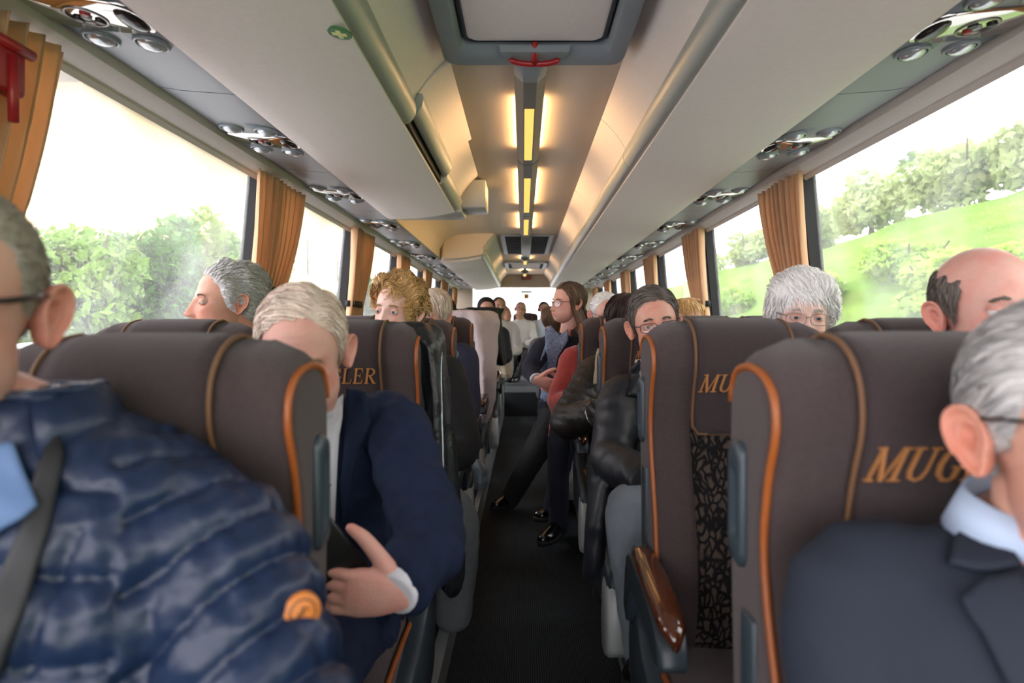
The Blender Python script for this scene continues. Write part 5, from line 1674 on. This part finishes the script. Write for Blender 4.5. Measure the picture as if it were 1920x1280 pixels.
# --- 11 woman perched in the aisle
H = Head(at(1063, 568, 3.72), yaw=-58, pitch=2, roll=2, scale=1.0, jaw=.95)
A, B_, C_ = at(1018, 652, 3.72), at(994, 692, 3.66), at(1006, 711, 3.55)
A2, B2, C2 = at(1096, 655, 3.86), at(1092, 716, 3.80), at(1058, 722, 3.58)
h1 = hand(at(1006, 713, 3.53), (.9, -.30, -.22), (.2, -.55, .8), size=1.0, curl=(28, 35, 25), mirror=-1, voxel=.004, arm_back=.012)
h2 = hand(at(1058, 723, 3.55), (-.9, -.25, -.05), (-.1, -.6, .8), size=1.0, curl=(25, 30, 25), mirror=1, voxel=.004, arm_back=.012)
foot = at(935, 962, 3.78)
jeans = mat('blue_black_jeans', '#14181e', .8, var=.2, scale=250, bump=.3)
p = figure('woman with glasses and shoulder-length brown hair perched at the aisle, hands clasped', H, at(1067, 622, 3.78), at(1062, 650, 3.80), at(1056, 772, 3.86),
           [(A, B_, C_), (A2, B2, C2)], navy_knit, legs=[[at(1042, 782, 3.82), at(996, 862, 3.72), at(955, 938, 3.80), at(922, 956, 3.70)], [at(1078, 782, 3.84), at(1062, 872, 3.76), at(1058, 940, 3.9), at(1045, 958, 3.78)]], leg_m=jeans, shoe_m=black_shoe,
           voxel=.009, skin='fair', facing=-18, armr=(.062, .054, .040), disp=fold_noise(11, .005, True, 9), top='cardigan', wid=.98, legr=(.100, .072, .056), lvox=.008,
           kw=dict(brow='#6b5444', iris='#54606a', age=.4, lips=(1, .66, .62), ruddy=.3, hands=[h1, h2], gaze_lid=.42))
build_hair(p['body'], p['off'], H, H_BROWN, std_mask(.002, .03), lambda P: .012 + 0 * P[..., 2], comb_dir('part'), n=6000, length=.25, steps=14, width=.0018, curl=.006, curlf=.8, lift=.006, fall=-.03, seed=11, capcol=.85, var=.10)
glasses(p['body'], p['off'], H, mat('rose_metal_spectacle_frame', '#6d4a44', .3, metal=.6), r=.0014, sq=2.4, h=.021, w=.025)
bv = bvh_of(p['top'])
overlay('shirt_strip', [(1022, 640), (1036, 632), (1030, 680), (1014, 730), (1008, 720), (1012, 672)], [bv], p['off'], mat('pale_denim_shirt', '#7f96b4', .8, var=.1), p['top'], lift=.008, cuts=2)
scarf = mat('navy_dotted_scarf', '#74819c', .85, var=.9, scale=90, detail=1.0, bump=.5, bscale=200)
overlay('scarf', [(1018, 616), (1032, 606), (1052, 628), (1066, 612), (1068, 640), (1046, 672), (1042, 720), (1034, 760), (1008, 758), (1018, 715), (1026, 680), (1020, 645)], [bv], p['off'], scarf, p['top'], lift=.028, thick=.022, cuts=2)
b = MB(); c = C_ - Vector(p['off']); dd = (C_ - B_).normalized(); b.tube([c - dd * .02, c + dd * .008, c + dd * .009], [.040, .038, .03], 16); b.build('shirt_cuff', white_shirt, p['top'])
# --- further passengers, smaller in the picture
def far_person(label, px, py, d, top_m, hair_m, style, skin='fair', yaw=0, pitch=0, roll=0, scale=1.0, hipdz=-.70, facing=0, legs=(), leg_m=None, shoe_m=None, arms=None, gl=None, age=.8, brow='#4a3c34', n=1800, res=(64, 46), voxel=.014, top='shirt', lean=.04):
    c = at(px, py, d); H = Head(c, yaw, pitch, roll, scale)
    neck = c + Vector((0, .05, -.135)); shc = neck + Vector((0, .02, -.075)); hip = c + Vector((0, .04 + lean, hipdz))
    a = arms or [(shc + Vector((sx * .165, 0, -.03)), shc + Vector((sx * .21, -.10, -.27)), shc + Vector((sx * .10, -.32, -.30))) for sx in (-1, 1)]
    p = figure(label, H, neck, shc, hip, a, top_m, legs=legs, leg_m=leg_m, shoe_m=shoe_m, skin=skin, facing=facing, voxel=voxel, it=4, top=top, kw=dict(res=res, brow=brow, age=age))
    if style == 'short':
        build_hair(p['body'], p['off'], H, hair_m, std_mask(.004), lambda P: .009 + 0 * P[..., 2], comb_dir('back'), n=n, length=.04, steps=5, width=.0018, lift=.004, capcol=.85)
    elif style == 'long':
        build_hair(p['body'], p['off'], H, hair_m, std_mask(.0, .03), lambda P: .013 + 0 * P[..., 2], comb_dir('part'), n=n, length=.24, steps=11, width=.0026, fall=-.03, capcol=.85, var=.1)
    elif style == 'bob':
        build_hair(p['body'], p['off'], H, hair_m, std_mask(-.006, .035), lambda P: .022 + .006 * np.sin(P[..., 0] * 60 + P[..., 2] * 50), comb_dir('down'), n=n, length=.06, steps=6, width=.0022, curl=.005, capcol=.8)
    elif style == 'cropped':
        build_hair(p['body'], p['off'], H, hair_m, std_mask(.012), lambda P: .003 + 0 * P[..., 2], comb_dir('back'), n=n, length=.012, steps=3, width=.0014, lift=.002, capcol=.75)
    if gl: glasses(p['body'], p['off'], H, gl, r=.0016)
    return p
grey_knit = mat('grey_cotton_top', '#5a5d63', .9, var=.1)
lin = mat('pale_linen_shirt', '#c9c3c0', .85, var=.05, scale=30)
tee = mat('pale_blue_tee', '#c3cbd6', .85, var=.05)
far_person('fair-haired passenger in a navy jacket half hidden behind the blond woman', 806, 592, 3.02, navy_jacket, H_SAND, 'bob', top='jacket', yaw=-15,
           arms=[(at(872, 668, 3.05), at(880, 760, 2.92), at(862, 815, 2.70)), (at(735, 668, 3.05), at(725, 760, 2.92), at(750, 800, 2.7))], voxel=.011)
far_person('dark-haired passenger barely visible beyond the blond woman at the left', 833, 588, 4.62, dark_trouser, H_BLACK, 'short', top='jacket')
far_person('blond passenger by the right window, only the hair showing over a seat', 1290, 604, 3.42, grey_knit, H_BLOND, 'bob', yaw=20, top='sweater')
far_person('dark-haired woman peering over the seat with the black jacket, rear left', 912, 580, 6.35, dark_trouser, H_BLACK, 'long', yaw=10, skin='fair', top='sweater', pitch=4)
far_person('short-haired man at the rear left beside the dark-haired woman', 936, 576, 7.1, lin, H_BLACK, 'cropped', skin='tan', yaw=15)
far_person('bald man looking aside at the rear, next to the man in the white shirt', 948, 588, 9.7, grey_knit, H_DARKGREY, 'cropped', skin='tan', yaw=60, n=300)
rd = 9.6
def rp(px, py, d): return at(px, py, d)
far_person('man with glasses in an open white shirt in the middle of the rear bench', 976, 580, rd, lin, H_DARKGREY, 'cropped', skin='warm', yaw=6, roll=10, gl=thin_metal, hipdz=-.62,
           legs=[[rp(966, 664, 9.65), rp(962, 676, 9.15), rp(957, 712, 9.1), rp(950, 716, 8.95)], [rp(985, 664, 9.65), rp(986, 672, 9.1), rp(970, 706, 9.0), rp(962, 717, 8.85)]], leg_m=dark_trouser, shoe_m=black_shoe, voxel=.011)
far_person('dark-haired young man in a pale t-shirt on the rear bench', 1020, 580, 9.75, tee, H_BLACK, 'short', skin='warm', yaw=4, hipdz=-.62, top='t_shirt')
far_person('brown-haired passenger turned away behind the woman in the aisle', 1037, 600, 6.0, grey_knit, H_BROWN, 'bob', yaw=150, top='jacket')

# --- garments hung over seats
def drape(name, label, cat, m, secs, off, disp=None, vox=.010, parts=None):
    """secs: (centre, half x, half y) stacked from top to bottom, an open-hanging garment with body"""
    root = empty(name, off); b = MB(); R = []
    for c, hx, hy, ph in secs:
        c = Vector(c)
        R.append([c + Vector((hx * math.cos(q), hy * math.sin(q), 0)) * (1 + .16 * math.sin(5 * q + ph)) for q in [2 * math.pi * k / 30 for k in range(30)]])
    b.rings(R)
    g = fuse('cloth', b, m, root, off, vox, 5, disp)
    tag(root, label, cat)
    return root, g
# black leather jacket over the second-row left seat
leather = mat('black_leather', '#14171b', .38, var=.2, scale=40, bump=.5, bscale=90)
zip_m = mat('silver_zip', '#9aa0a6', .3, metal=.8, var=.2, scale=500)
ex = -.258
r, g = drape('leather_jacket', 'black leather jacket with silver zips hung over the second-row left seat', 'jacket', leather,
      [((ex - .08, 1.665, 1.118), .10, .04, 0), ((ex - .045, 1.665, 1.10), .08, .065, .5), ((ex + .005, 1.665, 1.06), .042, .085, 1), ((ex + .028, 1.665, .95), .030, .095, 1.6), ((ex + .040, 1.66, .84), .032, .10, 2.2),
       ((ex + .050, 1.65, .73), .034, .10, 2.8), ((ex + .060, 1.64, .62), .036, .10, 3.2), ((ex + .070, 1.63, .50), .036, .095, 3.6), ((ex + .076, 1.63, .44), .028, .07, 4), ((ex + .078, 1.63, .42), .012, .04, 4)], (ex, 1.62, .5), fold_noise(14, .006, True, 7, (1, 1, .5)), .008)
bv = bvh_of(g); off = Vector((ex, 1.62, .5))
for path in ([(828, 660), (827, 700), (828, 760), (830, 830), (832, 900), (835, 950), (838, 985)], [(843, 905), (844, 940), (843, 975)]):
    P = []
    for q in catmull([(x, y, 0) for x, y in path], 4):
        h, nn = cast(q.x, q.y, bv, off)
        if h is not None: P.append(h + Vector((0, -.002, 0)))
    if len(P) > 2:
        b = MB(); b.tube(P, .0028, 6); b.build('zip', zip_m, g)
h, nn = cast(836, 1000, bv, off)
zp = (h if h is not None else at(836, 1075, 1.5) - off)
b = MB(); b.box(zp.x - .005, zp.x + .005, zp.y - .010, zp.y - .004, zp.z - .035, zp.z, .002); b.build('zip_pull', zip_m, g)
# pale shirt over the fifth-row left seat
ex = -.262
drape('hanging_shirt', 'pale crumpled shirt hung over an aisle seat on the left', 'shirt', mat('pale_rose_cotton', '#b3a6a6', .85, var=.08, scale=25),
      [((ex - .22, 4.06, 1.215), .24, .12, 0), ((ex - .17, 4.06, 1.205), .24, .13, .4), ((ex - .09, 4.05, 1.15), .18, .14, .8), ((ex - .03, 4.04, 1.04), .115, .14, 1.2), ((ex - .005, 4.02, .92), .085, .14, 1.7), ((ex + .01, 4.0, .80), .07, .135, 2.1), ((ex + .015, 4.0, .66), .06, .12, 2.6), ((ex + .0, 4.0, .54), .045, .08, 3.1), ((ex, 4.0, .48), .025, .05, 3.5)],
      (ex, 4.05, .48), fold_noise(9, .016, True, 1, (1, 1, .35)), .010)
ex = -.215
drape('black_jacket', 'black jacket slung over the sixth-row left aisle seat', 'jacket', mat('black_cloth', '#0d0e11', .8, var=.2),
      [((ex - .16, 4.92, 1.268), .17, .10, 0), ((ex - .10, 4.92, 1.262), .15, .11, .4), ((ex - .02, 4.93, 1.20), .055, .12, 1), ((ex + .012, 4.93, 1.08), .035, .12, 1.5), ((ex + .035, 4.93, .92), .036, .11, 2), ((ex + .055, 4.93, .82), .03, .08, 2.4)], (ex, 4.92, .8), fold_noise(12, .008, True, 2), .010)
drape('cream_jacket', 'cream jacket bundled on an armrest far down the left side', 'jacket', mat('cream_cloth', '#b9ad97', .85, var=.08),
      [((-.26, 6.3, .80), .05, .10, 0), ((-.22, 6.28, .74), .08, .13, 1), ((-.18, 6.26, .66), .07, .12, 2), ((-.16, 6.25, .62), .04, .08, 3)], (-.22, 6.28, .6), fold_noise(14, .012, True, 2), .010)
# small litter bag beside the third-row left seat
r, g = drape('litter_bag', 'small translucent grey litter bag hung at the aisle side of a left seat', 'bag', mat('grey_translucent_plastic', '#7d8a94', .3, var=.15, trans=.3),
      [((-.22, 3.0, .48), .012, .012, 0), ((-.215, 3.0, .44), .035, .04, 1), ((-.21, 3.0, .38), .045, .05, 2), ((-.21, 3.0, .34), .03, .035, 3)], (-.21, 3.0, .33), fold_noise(20, .008), .007)

# ------------------------------------------------------------------ outside
grass_m = mat('meadow_grass', '#5f7d33', .95, var=.75, scale=2.6, detail=9, stretch=(1, .22, 1.6), spec=.05)
road_m = mat('wet_asphalt', '#a2a5a7', .45, var=.1, scale=2)
b = MB(); b.rings([[(-7.5, y, -1.25), (7, y, -1.25), (7, y, -1.35), (-7.5, y, -1.35)] for y in (-30, 90)])
tag(b.build('ground_road', road_m, smooth=False), kind='structure')
b = MB()
R = []
for i in range(90):
    y = -20 + i * 1.2
    R.append([(x, y, z + (.22 * math.sin(y * .37 + x) + .14 * math.sin(y * .9 + 2 * x) + .10 * noise.noise(Vector((x * .8, y * .5, 0)))) * min(1, max(0, x - 4.6))) for x, z in
              ((4.6, -1.35), (5.2, -.7), (5.8, .3), (6.4, 1.3), (7.2, 2.3), (8.2, 3.0), (9.4, 3.6), (11, 4.1), (13, 4.5), (18, 4.9), (30, 5.3), (30, -2), (4.6, -2))])
b.rings(R); tag(b.build('ground_bank', grass_m), kind='structure')
b = MB()
b.rings([[(-60, y, -1.3), (-7.5, y, -1.3), (-7.5, y, -1.4), (-60, y, -1.4)] for y in (-30, 90)])
tag(b.build('ground_verge', mat('greyed_verge', '#8d8a80', .95, var=.2, scale=2), smooth=False), kind='structure')  # verge colour greyed so it bounces no green light into the bus

leafs = [mat('leaf_fresh', '#4f7a2c', .6, var=.5, scale=3, trans=.4), mat('leaf_yellow', '#6f9236', .6, var=.5, scale=3, trans=.4), mat('leaf_deep', '#3a5f2e', .6, var=.5, scale=3, trans=.4), mat('leaf_olive', '#7b8a4a', .6, var=.5, scale=3, trans=.4)]
bark = mat('bark', '#4a4038', .9, var=.3)
def shrub(label, c, r, n, lm, seed, leaf=.075, streak=1.0, name='leafy_bush', cat='bush', group='bushes outside', zg=-1.3):
    rng = np.random.default_rng(seed)
    root = empty(name, (c[0], c[1], zg))
    k = 22
    lob = rng.normal(size=(k, 3)); lob /= np.linalg.norm(lob, axis=1)[:, None]; lob *= rng.uniform(.15, .72, (k, 1))
    d = rng.normal(size=(n, 3)); d /= np.linalg.norm(d, axis=1)[:, None]
    P = lob[rng.integers(0, k, n)] + d * (rng.uniform(.3, 1.0, n) ** .5 * .34)[:, None]
    P = P * np.array(r) + np.array((0, 0, c[2] - zg))
    u = rng.normal(size=(n, 3)); u /= np.linalg.norm(u, axis=1)[:, None]
    v = np.cross(u, rng.normal(size=(n, 3))); v /= np.linalg.norm(v, axis=1)[:, None]
    s = leaf * rng.uniform(.6, 1.4, n)[:, None]
    u = u * np.array((1, streak, 1))
    V = np.stack([P - u * s, P + v * s * .55, P + u * s, P - v * s * .55], 1).reshape(-1, 3)
    tag(np_mesh('foliage', V, np.arange(n * 4).reshape(-1, 4), lm, root, smooth=False), kind='stuff')
    h = c[2] - zg
    b = MB(); b.tube([(0, 0, 0), (.05, 0, h * .6), (0, .1, h * 1.15)], [.09, .07, .03], 8); b.build('trunk', bark, root)
    for q in range(5):
        a = q * 1.26; b = MB(); b.tube([(0, 0, h * .5), (math.cos(a) * r[0] * .4, math.sin(a) * r[1] * .4, h), (math.cos(a) * r[0] * .6, math.sin(a) * r[1] * .6, h + r[2] * .5)], [.04, .03, .015], 6); b.build('branch', bark, root)
    tag(root, label, cat, group)
T = dict(name='leafy_tree', cat='tree', group='trees outside on the left')
shrub('pale yellow-green tree at the far left of the front left window', (-6.2, 8.4, 1.55), (1.1, 1.2, 1.6), 9000, leafs[1], 1, **T)
shrub('fresh green tree left of the middle of the front left window', (-6.0, 10.2, 1.5), (1.1, 1.3, 1.7), 9000, leafs[0], 2, **T)
shrub('fuller green tree in the middle of the front left window', (-6.0, 12.2, 1.7), (1.1, 1.3, 1.7), 9000, leafs[1], 6, **T)
shrub('olive tree above the grey-haired man in the front left window', (-6.0, 14.3, 2.0), (1.1, 1.3, 1.6), 7000, leafs[3], 4, **T)
shrub('dark tree seen between the second and third left curtains', (-5.6, 22.5, 1.9), (1.2, 1.8, 1.7), 5000, leafs[2], 5, leaf=.11, **T)
shrub('deep green low hedge bush at the foot of the left trees', (-4.9, 8.6, .35), (.7, 1.6, 1.1), 6000, leafs[2], 3)
shrub('second low hedge bush at the foot of the left trees, farther back', (-4.9, 11.6, .45), (.7, 1.6, 1.1), 6000, leafs[0], 7)
bank_leaf = [mat('leaf_lime', '#8fb244', .6, var=.45, scale=3, trans=.45), mat('leaf_spring', '#a6c25c', .6, var=.45, scale=3, trans=.45)]
labs = ['low bush on the right bank nearest the front', 'bright bush on the right bank right of the white-haired woman', 'deep green bush on the right bank behind the bald man', 'bush on the bank just behind the nearer right curtain', 'bush on the bank seen between the two right curtains', 'far bush up the right bank', 'farthest bush along the right bank']
for k, (x, y, z) in enumerate(((6.4, 7.4, 1.4), (6.6, 9.6, 1.8), (7.2, 11.8, 2.3), (6.6, 14.6, 1.9), (6.6, 19.5, 1.9), (6.8, 25, 2.1), (7.0, 31, 2.2))):
    shrub(labs[k], (x, y, z), (.7, 1.7, .65), 6000, bank_leaf[k % 2], 40 + k, leaf=.07, streak=2.2, zg=z - .9)
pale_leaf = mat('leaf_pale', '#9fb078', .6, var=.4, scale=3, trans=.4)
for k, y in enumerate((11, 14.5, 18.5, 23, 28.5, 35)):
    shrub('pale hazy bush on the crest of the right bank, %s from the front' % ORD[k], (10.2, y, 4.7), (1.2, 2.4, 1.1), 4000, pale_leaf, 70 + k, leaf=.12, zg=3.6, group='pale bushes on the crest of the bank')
# cream house on the left
plaster = mat('cream_plaster', '#c9b48a', .9, var=.08, scale=3)
root = empty('house', (-10.5, 15, -1.3))
b = MB(); b.box(-6, 0, 0, 30, 0, 8.4); b.build('wall', plaster, root, smooth=False)
b = MB(); b.rings([[(-6.4, y, 8.3), (.5, y, 8.3), (.5, y, 8.5), (-3, y, 10.4), (-6.4, y, 8.5)] for y in (-.6, 30.6)]); b.build('roof', mat('grey_tile_roof', '#8f8a84', .9, var=.15, scale=8), root, smooth=False)
for y in (10, 15.6, 20.5, 25):
    for z in (1.6, 5.1):
        b = MB(); b.box(-.03, .05, y, y + .95, z, z + 1.7); w = b.build('window', mat('house_window_dark', '#1f2529', .3), root, smooth=False)
        b = MB()
        for q in (.3, .62): b.box(.05, .08, y + q - .025, y + q + .025, z, z + 1.7)
        for q in (.43, .87, 1.3): b.box(.05, .08, y, y + .95, z + q - .025, z + q + .025)
        b.build('glazing_bar', mat('white_bar', '#d8d8d4', .6), w, smooth=False)
tag(root, 'cream plastered house with barred windows outside on the left', 'house')
# white parked van low on the left
root = empty('parked_van', (-3.3, 6.6, -1.25))
b = MB(); b.rings([[(x, y, z) for x, z in ((-.85, .3), (.85, .3), (.9, 1.0), (.75, zt), (-.75, zt), (-.9, 1.0))] for y, zt in ((-2.2, 2.2), (.6, 2.35), (1.6, 2.3), (2.2, 1.5), (2.9, 1.3))])
o = b.build('van_body', mat('white_van_paint', '#e4e7e9', .3, var=.03), root); shade_auto(o, 30)
for y in (-1.4, 2.1):
    for x in (-.86, .86):
        b = MB(); b.lathe([(.0001, -.1), (.32, -.1), (.34, 0), (.32, .1), (.0001, .1)], (x, y, .34), (1, 0, 0), 20); b.build('wheel', rubber_m, root)
b = MB(); b.box(.78, .86, .2, 1.5, 1.25, 1.85, .01); b.build('side_window', mat('van_glass', '#39424a', .1), root)
tag(root, 'white van parked low outside the left window', 'van')
